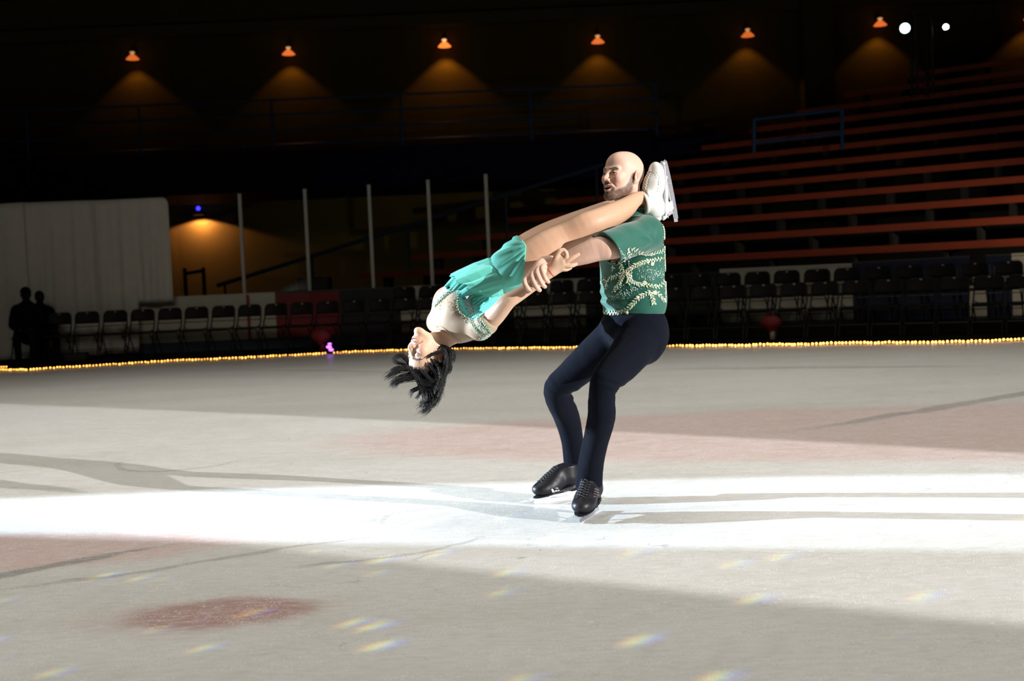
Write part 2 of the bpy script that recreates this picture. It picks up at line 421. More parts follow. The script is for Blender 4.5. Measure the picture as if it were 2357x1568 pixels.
for i, s in enumerate(bs):
    p = rope_at(s) + rng.normal(size=3) * np.array([.004, .006, .003])
    if i in near:
        if proto is None:
            proto = bm1.build('bulb', M['bulb'], None, True, False); proto.parent = rope; o = proto
        else:
            o = proto.copy(); COL.objects.link(o); o.parent = rope
        o.location = Vector(p - np.array(rope.location))
    else: rest.ball(p, .0110 * rng.uniform(.8, 1.2), 4)
s0 = s_of_px(32)
for k in range(9): rest.ball(rope_at(s0 - .05 * k) + np.array([0, .25 - .02 * k, .03]), .009, 4)
tag(rest.build('bulb_run', M['bulb2'], rope), kind='stuff')

# ---------------------------------------------------------------- rink boards (each panel a thing) with glass
M['board_white'] = mat('board_white', (.52, .51, .42), .55, noise=.12, nscale=3)
M['board_red'] = mat('board_red', (.20, .008, .01), .5, noise=.2, nscale=5)
M['board_blue'] = mat('board_blue', (.006, .012, .045), .5, noise=.2, nscale=5)
M['board_dark'] = mat('board_dark', (.012, .014, .018), .6)
M['kick'] = mat('kick_plate', (.01, .03, .06), .6)
M['board_cap'] = mat('board_cap', (.03, .03, .035), .5)
M['print_grey'] = mat('print_grey', (.35, .35, .32), .6)
M['red_line'] = mat('red_line', (.3, .012, .01), .5)
def boff(px): return 2.75 if px < 600 else (3.1 if px > 700 else 2.75 + (px - 600) * .0035)
def board(px0, px1, mt, label, h0, h1, name='rink_board'):
    a, b = s_of_px(px0, boff(px0)), s_of_px(px1, boff(px1)); n = max(3, int((b - a) / .5)); ssb = np.linspace(a, b, n)
    q0 = path(a, boff(px0))[0]; r = tag(empty(name, (q0[0], q0[1], 0)), label, 'rink board', 'rink boards behind the chairs')
    def strip(z0f, z1f, o0, o1, nm, mm):
        V = []; Fc = []
        for i, s in enumerate(ssb):
            u = i / (n - 1); px = px0 + (px1 - px0) * u
            for o, z in ((o0, z0f(u)), (o0, z1f(u)), (o1, z1f(u)), (o1, z0f(u))):
                q = path(s, boff(px) + o)[0]; V.append((q[0], q[1], z))
        for i in range(n - 1):
            for k in range(4): Fc.append((i * 4 + k, i * 4 + (k + 1) % 4, i * 4 + 4 + (k + 1) % 4, i * 4 + 4 + k))
        Fc += [(3, 2, 1, 0), tuple((n - 1) * 4 + k for k in range(4))]
        mesh_obj(nm, V, Fc, mm, r, smooth=False)
    hh = lambda u: h0 + (h1 - h0) * u
    strip(lambda u: .22, lambda u: hh(u) - .02, 0, .06, 'panel', mt)
    strip(lambda u: .014, lambda u: .22, -.01, .06, 'kick_plate', M['kick'])
    strip(lambda u: hh(u) - .02, lambda u: hh(u) + .012, -.012, .09, 'cap_rail', M['board_cap'] if mt is not M['board_white'] else M['board_white'])
    return r
bw = 'white rink board '
board(-260, 330, M['board_white'], bw + 'behind the hanging sheets at the left', 1.06, 1.07)
rb = board(330, 638, M['board_white'], bw + 'with a red stripe, right of the hanging sheets', 1.07, 1.075)
board(638, 785, M['board_red'], 'red advertising board right of the left white board', 1.075, 1.075)
board(785, 925, M['board_dark'], 'dark navy rink board right of the red advertising board', 1.075, 1.075)
board(925, 1010, M['board_white'], 'short white rink board left of the woman being swung', 1.075, 1.08)
board(1010, 1185, M['board_dark'], 'black rink board hidden behind the woman being swung', 1.08, 1.085)
board(1185, 1350, M['board_white'], 'white rink board under the joined hands', 1.085, 1.09)
board(1350, 1660, M['board_dark'], 'black rink board behind the standing man', 1.09, 1.10)
board(1660, 1963, M['board_white'], 'white rink board behind the chairs right of the man', 1.14, 1.14)
board(1963, 2232, M['board_blue'], 'dark blue rink board behind the right hand chairs', 1.16, 1.18)
wb = board(2232, 2272, M['board_white'], 'narrow white lettered rink board near the right edge', 1.02, 1.02)
board(2272, 2332, M['board_blue'], 'short dark blue rink board near the right edge', 1.18, 1.18)
board(2332, 2620, M['board_white'], 'white rink board at the right picture edge', 1.18, 1.20)
# red stripe and worn prints on the boards
def board_pt(px, z, o=-.004):
    s = s_of_px(px, boff(px)); q, t, n = path(s, boff(px) + o); return np.array([q[0], q[1], z]), np.array([t[0], t[1], 0]), np.array([n[0], n[1], 0])
p, t, n = board_pt(575, .64)
m = MB(); m.box(p, (.05, .012, .84), (t, n, (0, 0, 1))); m.build('red_stripe', M['red_line'], rb)
p, t, n = board_pt(2252, .93)
def text_obj(body, p, t, size, mt, parent, name, up=(0, 0, 1), ext=.002):
    c = bpy.data.curves.new(name, 'FONT'); c.body = body; c.size = size; c.extrude = ext; c.align_x = 'CENTER'; c.align_y = 'CENTER'
    o = bpy.data.objects.new(name, c); COL.objects.link(o); dg = bpy.context.evaluated_depsgraph_get(); dg.update()
    me = bpy.data.meshes.new_from_object(o.evaluated_get(dg)); bpy.data.objects.remove(o)
    t = nrm(t); u = np.asarray(up, float); nn = np.cross(t, u)
    vs = np.array([v.co[:] for v in me.vertices]); w = p + vs[:, :1] * t + vs[:, 1:2] * u + vs[:, 2:] * nn
    return mesh_obj(name, w, [tuple(q.vertices) for q in me.polygons], mt, parent, smooth=False)
p, t, n = board_pt(2285, .80, -.02)
M['banner_dark'] = mat('banner_dark', (.004, .004, .005), .7)
m = MB(); m.box(p + n * .008, (.75, .01, .14), (t, n, (0, 0, 1))); m.build('sign_band', M['banner_dark'], wb)
text_obj('BARTILTYL', p, t, .12, M['print_grey'], wb, 'lettering')

M['post'] = mat('post_grey', (.42, .42, .38), .5, noise=.15, nscale=30)
M['glass'] = bpy.data.materials.new('rink_glass'); M['glass'].use_nodes = True
nt = M['glass'].node_tree; nt.nodes.clear(); out = nt.nodes.new('ShaderNodeOutputMaterial'); tr = nt.nodes.new('ShaderNodeBsdfTransparent'); tr.inputs[0].default_value = (.93, .95, .94, 1)
gl = nt.nodes.new('ShaderNodeBsdfGlossy'); gl.inputs['Roughness'].default_value = .05; fr = nt.nodes.new('ShaderNodeFresnel'); fr.inputs['IOR'].default_value = 1.3
mx = nt.nodes.new('ShaderNodeMixShader'); nt.links.new(fr.outputs[0], mx.inputs[0]); nt.links.new(tr.outputs[0], mx.inputs[1]); nt.links.new(gl.outputs[0], mx.inputs[2]); nt.links.new(mx.outputs[0], out.inputs[0])
posts = [(553, 448, 568, 'first glazing post from the left, beside the glowing wall lamp'), (704, 437, 717, 'second glazing post from the left'), (849, 427, 863, 'third glazing post from the left'),
         (986, 416, 999, 'fourth glazing post from the left'), (1118, 403, 1132, 'last glazing post, just left of the raised leg')]
tops = []
for x, y, xb, lb in posts:
    base, t, n = board_pt(xb, 1.09, .04)
    zt = at(x, y, base[1])[2]; tops.append((base, zt, t, n))
    m = MB(); m.box((base[0], base[1], (1.085 + zt) / 2), (.058, .05, zt - 1.085), (t, n, (0, 0, 1)))
    m.box((base[0], base[1], zt), (.06, .052, .03), (t, n, (0, 0, 1)))
    tag(m.build('glazing_post', M['post']), 'grey upright ' + lb, 'post', 'glazing posts on the boards')
names = ['between the sheets and the first post', 'between the first and second posts', 'between the second and third posts', 'between the third and fourth posts', 'between the fourth and last posts']
ends = [board_pt(418, 1.09, .04)[0]] + [b[0] for b in tops]
for i in range(5):
    a, b = ends[i], ends[i + 1]; d = nrm(b - a); zt = tops[i][1] - .03; n = np.cross(d, (0, 0, 1)); a2 = a + d * .035; b2 = b - d * .035
    m = MB(); c = (a2 + b2) / 2; m.box((c[0], c[1], (1.105 + zt) / 2), (np.linalg.norm(b2 - a2), .012, zt - 1.105), (d, -n, (0, 0, 1)))
    tag(m.build('glass_pane', M['glass']), 'clear rink glass pane ' + names[i], 'glass pane', 'glass panes above the boards')

# hanging sheets
M['sheet'] = mat('sheet', (.60, .585, .53), .9, noise=.08, nscale=6, bump=.3, bscale=25)
def sheet(px0, px1, yt0, yt1, zb, label, off, wav):
    n = 40; V = []; Fc = []; rows = 24
    for i in range(n + 1):
        u = i / n; px = px0 + (px1 - px0) * u
        s = s_of_px(px, off); (qx, qy), t, nn = path(s, off)
        tp = at(px, yt0 + (yt1 - yt0) * u, qy)[2]
        if u > .93: tp -= .10 * ((u - .93) / .07) ** 2 if wav == 3 else 0
        zz = zb(px)
        for j in range(rows + 1):
            w = j / rows; z = tp + (zz - tp) * w
            o = (.03 * math.sin(px * .11 + wav) + .02 * math.sin(px * .27 + 2 * wav + w)) * (.3 + w * .9)
            V.append((qx + nn[0] * o, qy + nn[1] * o, z))
    for i in range(n):
        for j in range(rows): a = i * (rows + 1) + j; Fc.append((a, a + rows + 1, a + rows + 2, a + 1))
    o = mesh_obj('hanging_sheet', V, Fc, M['sheet']); sd = o.modifiers.new('thick', 'SOLIDIFY'); sd.thickness = .006
    tag(o, label, 'sheet', 'grey sheets hung over the rink glass')
sheet(-160, 74, 480, 465, lambda x: .05, 'leftmost hanging grey sheet behind the two seated people', 2.50, 1)
sheet(70, 238, 466, 460, lambda x: .04, 'middle hanging grey sheet, right of the seated people', 2.58, 2)
sheet(234, 404, 461, 453, lambda x: .06 if x < 322 else 1.0, 'right hand hanging grey sheet with a rounded free corner', 2.50, 3)

# ---------------------------------------------------------------- folding chairs
M['chair'] = mat('chair_black', (.006, .006, .006), .6, spec=.2)
M['chair_metal'] = mat('chair_metal', (.018, .018, .017), .4, metal=.2, spec=.4)
M['badge'] = mat('badge_grey', (.42, .42, .38), .5)
def make_chair():
    r = empty('folding_chair', (0, 0, 0)); r['category'] = 'chair'
    # faces -y
    V = []; Fc = []; n = 14
    prof = [(.655, .175), (.70, .185), (.78, .20), (.845, .208), (.872, .21)]
    for i in range(n + 1):
        u = i / n * 2 - 1; x = u * .205
        dz = 0 if abs(u) < .7 else -.05 * ((abs(u) - .7) / .3) ** 2
        for k, (z, y) in enumerate(prof): V.append((x, y + .02 - .03 * u * u, z + (dz if k > 2 else 0)))
    for i in range(n):
        for k in range(len(prof) - 1): a = i * 5 + k; Fc.append((a, a + 5, a + 6, a + 1))
    b = mesh_obj('backrest', V, Fc, M['chair'], r); b.modifiers.new('t', 'SOLIDIFY').thickness = .014
    m = MB(); m.box((0, .212, .845), (.030, .012, .020)); m.build('badge', M['badge'], r)
    m = MB(); m.box((0, -.01, .455), (.40, .40, .028)); m.box((0, -.19, .45), (.36, .03, .04))
    o = m.build('seat', M['chair'], r); bv = o.modifiers.new('b', 'BEVEL'); bv.width = .012; bv.segments = 2
    for sx in (-1, 1):
        m = MB(); m.tube([(sx * .205, .20, .80), (sx * .21, .16, .62), (sx * .21, .02, .43), (sx * .215, -.22, .012)], .013, 6); m.build('leg', M['chair_metal'], r)
        m = MB(); m.tube([(sx * .185, -.14, .43), (sx * .19, .08, .25), (sx * .195, .25, .012)], .012, 6); m.build('leg', M['chair_metal'], r)
        m = MB(); m.tube([(sx * .205, .10, .50), (sx * .10, .03, .44)], .008, 5); m.build('brace', M['chair_metal'], r)
    for y, z in ((-.10, .19), (.16, .14), (.17, .60)):
        m = MB(); m.tube([(-.205, y, z), (.205, y, z)], .009, 6); m.build('crossbar', M['chair_metal'], r)
    return r
def dup(root, loc, rz):
    r = root.copy(); COL.objects.link(r); r.location = loc; r.rotation_euler = (0, 0, rz)
    for ch in root.children:
        c = ch.copy(); COL.objects.link(c); c.parent = r
        for g in ch.children: d = g.copy(); COL.objects.link(d); d.parent = c
    return r
ORD = ['first', 'second', 'third', 'fourth', 'fifth', 'sixth', 'seventh', 'eighth', 'ninth', 'tenth', 'eleventh', 'twelfth', 'thirteenth', 'fourteenth', 'fifteenth', 'sixteenth', 'seventeenth', 'eighteenth', 'nineteenth', 'twentieth']
def ordn(i): return ORD[i] if i < 20 else ['twenty-', 'thirty-', 'forty-'][(i + 1) // 10 - 2] + (ORD[(i + 1) % 10 - 1] if (i + 1) % 10 else 'tenth')
chair0 = make_chair(); used = False
def chair(s, off, z, label, group):
    global used
    (x, y), t, n = path(s, off); rz = math.atan2(t[1], t[0]) + rng.uniform(-.03, .03)
    if not used: c = chair0; used = True; c.location = (x, y, z); c.rotation_euler = (0, 0, rz)
    else: c = dup(chair0, (x, y, z), rz)
    c['label'] = label; c['category'] = 'chair'; c['group'] = group
    return c
s = s_of_px(134, 1.55); i = 0; send = s_of_px(2400, 1.55); front = []
while s < send: front.append(s); s += .474
nf = len(front); left_n = sum(1 for s in front if s < s_of_px(640, 1.55))
for i, s in enumerate(front):
    if i < left_n: chair(s, 1.55, .012, 'black folding chair, %s to the right of the seated people' % ordn(i), 'front row of folding chairs')
    elif i < nf * .62: chair(s, 1.55, .012, 'front row black folding chair, %s counting right from the red board' % ordn(i - left_n), 'front row of folding chairs')
    else: chair(s, 1.55, .012, 'front row black folding chair, %s counting left from the right edge' % ordn(nf - 1 - i), 'front row of folding chairs')
back = []; s = s_of_px(905, 2.5) + .2
send2 = s_of_px(2400, 2.5)
while s < send2: back.append(s); s += .474
for i, s in enumerate(back):
    lab = 'raised back row black folding chair, %s counting from its left end' % ordn(i) if i < len(back) / 2 else 'raised back row black folding chair, %s counting left from the right edge' % ordn(len(back) - 1 - i)
    chair(s, 2.42, .212, lab, 'raised back row of folding chairs')
sa, sb = s_of_px(895, 2.4), s_of_px(2440, 2.4); V = []; Fc = []; nn = 24
for i in range(nn + 1):
    s = sa + (sb - sa) * i / nn
    for o, z in ((1.98, .014), (1.98, .21), (2.80, .21), (2.80, .014)): q = path(s, o)[0]; V.append((q[0], q[1], z))
for i in range(nn):
    for k in range(4): Fc.append((i * 4 + k, i * 4 + (k + 1) % 4, i * 4 + 4 + (k + 1) % 4, i * 4 + 4 + k))
Fc += [(3, 2, 1, 0), tuple(nn * 4 + k for k in range(4))]
tag(mesh_obj('riser_platform', V, Fc, M['chair'], smooth=False), 'low black riser under the back row of chairs', 'platform')

# things among the chairs
M['redcloth'] = mat('red_cloth', (.13, .004, .006), .7); M['pale'] = mat('pale_plastic', (.3, .29, .26), .6)
def bag(px, off, label, w=.26, h=.30, pale=False):
    (x, y), t, n = path(s_of_px(px, off), off); r = tag(empty('gift_bag', (x, y, .012)), label, 'bag')
    T = np.array([t[0], t[1], 0]); Nn = np.array([n[0], n[1], 0]); z0 = .16
    b = SDF(); b.ell((x, y, z0 + h * .5), (w * .5, .1, h * .42), (T, Nn, (0, 0, 1))); b.cone((x, y, z0 + h * .1), (x, y, z0 + h * .3), .06, .09, .05)
    v, f = b.mesh(.012); mesh_obj('body', v, f, M['redcloth'], r)
    m = MB(); m.tube([np.array([x, y, .02]) + T * .02, np.array([x, y, .2]) + T * .02], [.05, .035], 8)
    m.build('base', M['pale'] if pale else M['redcloth'], r, True)
    m = MB(); m.tube([np.array([x, y, z0 + h * .8]) - T * .07, np.array([x, y, z0 + h * 1.15]), np.array([x, y, z0 + h * .8]) + T * .07], .008, 6); m.build('handle', M['redcloth'], r)
bag(738, .85, 'red bag on the floor beside the purple light', .36, .30)
bag(1775, 1.05, 'red bag on a pale base in front of the right hand chairs', .34, .26, True)
M['purple'] = mat('purple_glow', (.4, .1, .6), .5, emit=(.55, .12, 1.0), estr=4.5)
(x, y), t, n = path(s_of_px(757, .5), .5)
pl = tag(empty('party_light', (x, y, .012)), 'small purple glowing light stick standing behind the string of lights', 'light')
m = MB(); m.lathe([(0, 0), (.06, 0), (.06, .03), (.02, .04), (0, .04)], (x, y, .012), 14); m.build('base', M['chair'], pl)
m = MB()
for k, (dx, dz, r) in enumerate([(.02, .07, .040), (-.015, .12, .045), (.0, .17, .030)]): m.ball((x + dx, y, dz), (r, r, r * .55), 6)
m.build('globe', M['purple'], pl, True)
m = MB(); m.tube([(x, y, .05), (x, y, .17)], .008, 6); m.build('stem', M['chair'], pl)
M['speaker'] = mat('speaker_black', (.006, .006, .006), .7)
p, t, n = board_pt(722, 1.10, -.02)
m = MB(); m.box(p + np.array([0, 0, .12]) + n * .25, (.62, .30, .24), (t, n, (0, 0, 1)))
o = m.build('equipment_case', M['speaker']); tag(o, 'black case sitting on top of the red board', 'case'); o.modifiers.new('b', 'BEVEL').width = .02
(x, y), t, n = path(s_of_px(175, .95), .95)
m = MB(); m.box((x, y, .10), (.42, .22, .18), ((t[0], t[1], 0), (n[0], n[1], 0), (0, 0, 1)))
o = m.build('duffel_bag', M['speaker']); tag(o, 'low black bag on the floor right of the seated people', 'bag'); bv = o.modifiers.new('b', 'BEVEL'); bv.width = .06; bv.segments = 4

# two seated people in the dark
M['coat'] = mat('dark_coat', (.004, .0045, .006), .9, spec=.1); M['coat2'] = mat('dark_trousers', (.004, .004, .005), .9, spec=.1); M['skin_in_shade'] = mat('shaded_skin', (.016, .012, .009), .7, spec=.2)  # sitters' skin nearly black: the shade is put into its colour
def sitter(px, off, label, scale, hat, turn):
    (x, y), t, n = path(s_of_px(px, off), off); T = np.array([t[0], t[1], 0.]); Nn = np.array([n[0], n[1], 0.]); Z = np.array([0, 0, 1.])
    ca, sa_ = math.cos(turn), math.sin(turn); T, Nn = T * ca + Nn * sa_, Nn * ca - T * sa_
    O = np.array([x, y, .02]); r = tag(empty('person', tuple(O)), label, 'person')
    P = lambda a, b, c: O + (T * a + Nn * b) * scale + Z * c * scale
    b = SDF(); b.ell(P(0, .02, 1.24), (.08 * scale, .098 * scale, .118 * scale), (T, Nn, Z)); b.cone(P(0, .05, 1.02), P(0, .03, 1.18), .06, .055, .03)
    b.cone(P(0, -.09, 1.22), P(0, -.115, 1.205), .014, .016, .02)
    for sx in (-1, 1):
        b.ell(P(sx * .082, .03, 1.23), (.012, .022, .035), (T, Nn, Z)); b.cone(P(sx * .1, -.42, .62), P(sx * .07, -.46, .60), .03, .028, .02)
        for k in range(4): b.cone(P(sx * .07 - sx * .012 * k, -.45, .61 - .01 * k), P(sx * .03 - sx * .008 * k, -.49, .60 - .012 * k), .011, .009, .006)
    b.cone(P(0, .06, .95), P(0, .06, 1.05), .09, .06, .03)
    v, f = b.mesh(.007); mesh_obj('body', v, f, M['skin_in_shade'], r)
    c = SDF(); c.chain([P(0, .08, .50), P(0, .10, .75), P(0, .07, .98)], [.17, .165, .15], .05)
    c.cone(P(-.17, .07, .97), P(.17, .07, .97), .085, .085, .06); c.cone(P(0, .05, 1.03), P(0, .05, 1.09), .09, .075, .03)
    for sx in (-1, 1): c.chain([P(sx * .20, .06, .96), P(sx * .25, -.04, .70), P(sx * .12, -.38, .62)], [.075, .062, .045], .03)
    c.disp(lambda p: .006 * vnoise(p, 22, 3)); v, f = c.mesh(.009); mesh_obj('coat', v, f, M['coat'], r)
    q = SDF()
    for sx in (-1, 1): q.chain([P(sx * .10, .06, .50), P(sx * .13, -.40, .50), P(sx * .13, -.40, .10)], [.105, .075, .058], .03)
    q.disp(lambda p: .004 * vnoise(p, 25, 5)); v, f = q.mesh(.009); mesh_obj('trousers', v, f, M['coat2'], r)
    for sx in (-1, 1):
        q = SDF(); q.cone(P(sx * .13, -.38, .05), P(sx * .13, -.52, .035), .045, .038, .02); q.plane(P(0, 0, 0), (0, 0, -1)); v, f = q.mesh(.008); mesh_obj('shoe', v, f, M['chair'], r)
    if hat:
        q = SDF(); q.ell(P(0, .02, 1.285), (.095 * scale, .108 * scale, .095 * scale), (T, Nn, Z)); q.plane(P(0, 0, 1.25), (0, 0, -1), k=.01); v, f = q.mesh(.008); mesh_obj('knit_hat', v, f, M['coat'], r)
    else:
        q = SDF(); q.ell(P(0, .04, 1.27), (.09 * scale, .105 * scale, .105 * scale), (T, Nn, Z)); q.plane(P(0, 0, 1.21), (0, -.5, -1), k=.01); v, f = q.mesh(.008); mesh_obj('hair', v, f, M['coat2'], r)
    return r
sitter(66, 1.35, 'person in a dark coat and knit hat sitting nearest the left picture edge', .98, True, .1)
sitter(100, 2.0, 'person in dark clothes sitting just behind the one in the hat', .93, False, .5)
chair(s_of_px(60, 1.5), 1.52, .012, 'black folding chair under the person in the knit hat', 'front row of folding chairs')
chair(s_of_px(100, 2.15), 2.18, .012, 'black folding chair under the person behind the one in the hat', 'front row of folding chairs')

# ================================================================ the hall
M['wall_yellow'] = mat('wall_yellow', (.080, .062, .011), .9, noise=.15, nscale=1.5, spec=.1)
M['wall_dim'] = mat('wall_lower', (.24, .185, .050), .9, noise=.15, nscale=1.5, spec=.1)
M['navy'] = mat('fascia_navy', (.006, .010, .028), .8, spec=.1); M['dark_red'] = mat('dark_red', (.040, .008, .006), .9, spec=.1)
M['rail_blue'] = mat('rail_blue', (.008, .06, .17), .5); M['rail_dark'] = mat('rail_dark_blue', (.004, .022, .055), .6); M['beam'] = mat('beam', (.085, .072, .022), .9, spec=.1); M['black'] = mat('black', (.006, .006, .006), .8, spec=.1)
def sbox(name, c, size, mt, label=None):
    m = MB(); m.box(c, size); return tag(m.build(name, mt), label, kind='structure')
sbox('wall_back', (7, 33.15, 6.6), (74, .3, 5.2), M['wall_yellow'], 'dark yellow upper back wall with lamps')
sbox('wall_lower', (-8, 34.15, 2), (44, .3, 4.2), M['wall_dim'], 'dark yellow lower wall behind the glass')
sbox('trim_1', (7, 32.95, 8.16), (74, .5, .30), M['beam'], 'pale beam above the wall lamps')
sbox('wall_top', (7, 33.2, 10.2), (74, .3, 2.2), M['dark_red'], 'dark red band above the beam')
sbox('wall_left', (-30, 2, 5.5), (.3, 66, 12), M['black']); sbox('wall_right', (44, 2, 5.5), (.3, 66, 12), M['black']); sbox('wall_front', (7, -30, 5.5), (76, .3, 12), M['black'])
sbox('ceiling', (7, 2, 11.6), (76, 66, .3), M['black'])
sbox('balcony_slab', (-6.2, 31.55, 4.05), (23.2, 3.2, .95), M['navy'], 'dark navy balcony edge')
sbox('trim_2', (8.4, 32.6, 6.2), (.8, .5, 4.4), M['wall_yellow'], 'square pillar at the back')
# bleacher benches
tv = np.array([.81, -.587, 0]); tv = nrm(tv); nv = np.array([-tv[1], tv[0], 0]); c0 = 21.14
M['bench'] = mat('bench_orange', (.36, .060, .022), .55, noise=.25, nscale=2); M['bracket'] = mat('bracket', (.02, .02, .018), .6); M['step'] = mat('step_dark', (.010, .011, .009), .9, spec=.1)
V = []; Fc = []; K = 12; steps = MB()
for k in range(K):
    t0 = -19.4 + .885 * k; t1 = 3.0; n0 = c0 + .8 * k; zt = .96 + .39 * k
    a = nv * (n0 + .55) + tv * (t0 + t1) / 2
    steps.box((a[0], a[1], zt / 2), (t1 - t0, .8, zt), (tv, nv, (0, 0, 1)))
tag(steps.build('bleacher_steps', M['step']), 'dark stepped concrete under the orange benches', kind='structure')
for k in range(K):
    t0 = -19.6 + .885 * k; t1 = 2.6; n0 = c0 + .8 * k; z = 1.065 + .35 + .39 * k
    c = nv * n0 + tv * (t0 + t1) / 2
    r = tag(empty('bleacher_bench', (c[0], c[1], z)), 'long orange plank bench, %s row up from the rink' % ordn(k), 'bench', 'orange bleacher benches')
    m = MB(); m.box((c[0], c[1], z), (t1 - t0, .30, .05), (tv, nv, (0, 0, 1))); q = c - nv * .15; m.box((q[0], q[1], z - .045), (t1 - t0, .025, .11), (tv, nv, (0, 0, 1)))
    m.build('plank', M['bench'], r)
    nb_ = 14
    for j in range(nb_):
        u = t0 + (t1 - t0) * (j + .5) / nb_; q = nv * (n0 + .05) + tv * u
        m = MB(); m.box((q[0], q[1], z - .24), (.07, .30, .40), (tv, nv, (0, 0, 1))); m.build('bracket', M['bracket'], r)
# balcony railing
rl = tag(empty('balcony_railing', (-6, 30.1, 4.52)), 'blue four rail metal railing along the balcony', 'railing')
for px in (-230, 62, 322, 628, 925, 1222, 1512):
    p = at(px, 300, 30.1); m = MB(); m.tube([(p[0], 30.1, 4.5), (p[0], 30.1, 5.82)], .035, 8); m.build('post', M['rail_blue'], rl)
xl, xr = at(-260, 300, 30.1)[0], at(1512, 300, 30.1)[0]
for z in (4.70, 5.07, 5.44, 5.80):
    m = MB(); m.tube([(xl, 30.1, z), (xr, 30.1, z)], .026, 8); m.build('rail', M['rail_blue'], rl)
g = tag(empty('guard_rail', tuple(at(1735, 345, 26.3))), 'blue guard rail box at the top of the stairs in the bleachers', 'railing')
for (x, ya, yb, Y) in ((1735, 275, 352, 26.6), (1938, 252, 345, 26.2)):
    m = MB(); m.tube([at(x, ya, Y), at(x, yb, Y)], .045, 8); m.build('post', M['rail_blue'], g)
for (y1, y2) in ((275, 252), (330, 306)):
    m = MB(); m.tube([at(1735, y1, 26.6), at(1938, y2, 26.2)], .035, 8); m.build('rail', M['rail_blue'], g)
# stair with its handrail along the left ends of the benches
h = tag(empty('stair_handrail', tuple(at(500, 700, 27.2))), 'dark blue sloping stair rail seen through the rink glass', 'railing')
m = MB(); m.tube([at(500, 658, 27.2), at(1390, 378, 26.6)], .045, 8); m.build('rail', M['rail_dark'], h)
for u in (.02, .25, .5, .75, .98):
    a = lerp(at(500, 658, 27.2), at(1390, 378, 26.6), u); m = MB(); m.tube([a, a - np.array([0, 0, .95 if u > .1 else .6])], .03, 6); m.build('post', M['rail_dark'], h)
# dark frame by the low wall lamp
p = at(468, 660, 31); r = tag(empty('equipment_stand', (p[0], p[1], .012)), 'dark metal stand below the low glowing wall lamp', 'stand')
for px in (425, 468): q = at(px, 620, 31); m = MB(); m.tube([(q[0], 31, .012), (q[0], 31, 1.80)], .05, 6); m.build('upright', M['black'], r)
a, b = at(425, 620, 31), at(468, 620, 31); m = MB(); m.tube([(a[0], 31, 1.66), (b[0], 31, 1.72)], .05, 6); m.tube([(a[0], 31, .9), (b[0], 31, .9)], .05, 6); m.build('crossbar', M['black'], r)

# ---------------------------------------------------------------- wall lamps
M['shade_glow'] = mat('glowing_shade', (.5, .15, .05), .5, emit=(1, .20, .035), estr=1.6); M['neck_glow'] = mat('lamp_neck', (.5, .35, .2), .5, emit=(1, .55, .22), estr=.9)
M['lamp_dark'] = mat('lamp_dark', (.01, .008, .007), .5); M['blue_led'] = mat('blue_led', (.1, .1, .5), .5, emit=(.04, .03, 1.0), estr=3.5)
def wall_lamp(px, py, label, g=1.0, Yw=33.0, d=.33, P=31, low=False):
    p = at(px, py, Yw - d); r = tag(empty('wall_lamp', (p[0], Yw, p[2] + .05)), label, 'lamp', 'orange wall lamps')
    X, Yv, Z = np.eye(3)
    def rot(v): return v
    if not low:
        m = MB(); m.lathe([(.04, .075), (.06, .065), (.10, .03), (.165, -.035), (.175, -.055), (.155, -.05), (.08, .02), (.0, .04)], p, 20); gm = M['shade_glow'].copy(); gm.node_tree.nodes['Principled BSDF'].inputs['Emission Strength'].default_value = 1.1 * g
        m.build('shade', gm, r, True)
        m = MB(); m.lathe([(0, .155), (.04, .15), (.065, .135), (.065, .115), (.035, .105), (.035, .07)], p, 16); nm = M['neck_glow'].copy(); nm.node_tree.nodes['Principled BSDF'].inputs['Emission Strength'].default_value = .8 * g
        m.build('neck', nm, r, True)
        m = MB(); m.tube([(p[0], Yw - .01, p[2] + .22), (p[0], Yw - d * .6, p[2] + .34), (p[0], Yw - d, p[2] + .24), (p[0], Yw - d, p[2] + .16)], .022, 8); m.build('arm', M['lamp_dark'], r, True)
    else:
        m = MB(); m.lathe([(0, .10), (.06, .09), (.15, 0), (.17, -.05), (.15, -.05), (.05, .06)], p, 20); m.build('shade', M['lamp_dark'], r, True)
        m = MB(); m.ball((p[0], p[1] - .05, p[2] + .13), .058, 6); m.build('indicator_light', M['blue_led'], r, True)
        m = MB(); m.tube([(p[0], Yw - .01, p[2] + .05), (p[0], Yw - d, p[2] + .05)], .02, 8); m.build('arm', M['lamp_dark'], r, True)
    m = MB(); m.lathe([(0, 0), (.07, 0), (.07, .03), (0, .03)], (p[0], Yw - .032, p[2] + (.22 if not low else .05)), 14, ((1, 0, 0), (0, 0, 1), (0, 1, 0))); m.build('wall_plate', M['lamp_dark'], r)
    l = bpy.data.lights.new('lamp_light', 'SPOT'); l.energy = P * g; l.color = (1, .38, .08) if not low else (1, .40, .20); l.spot_size = math.radians(99 if not low else 150); l.spot_blend = .12; l.shadow_soft_size = .09 if not low else .04
    o = bpy.data.objects.new('lamp_light', l); o.location = (p[0], p[1], p[2] - .085); COL.objects.link(o)
    return r
wall_lamp(305, 132, 'small orange wall lamp, leftmost of the row on the upper wall', .62)
wall_lamp(664, 121, 'orange wall lamp, second from the left on the upper wall', .75)
wall_lamp(1023, 103, 'brightest orange wall lamp, third from the left on the upper wall', 1.5)
wall_lamp(1376, 94, 'orange wall lamp high above the bald man', .75)
wall_lamp(1721, 79, 'orange wall lamp, fifth from the left on the upper wall', .60)
wall_lamp(2026, 54, 'orange wall lamp just left of the green-white stage light', .70)
wall_lamp(2372, 40, 'orange wall lamp cut off by the right picture edge', .5)
wall_lamp(458, 491, 'low wall lamp with a blue light and a bright yellow glow', 1.0, 34.0, .30, 78, True)

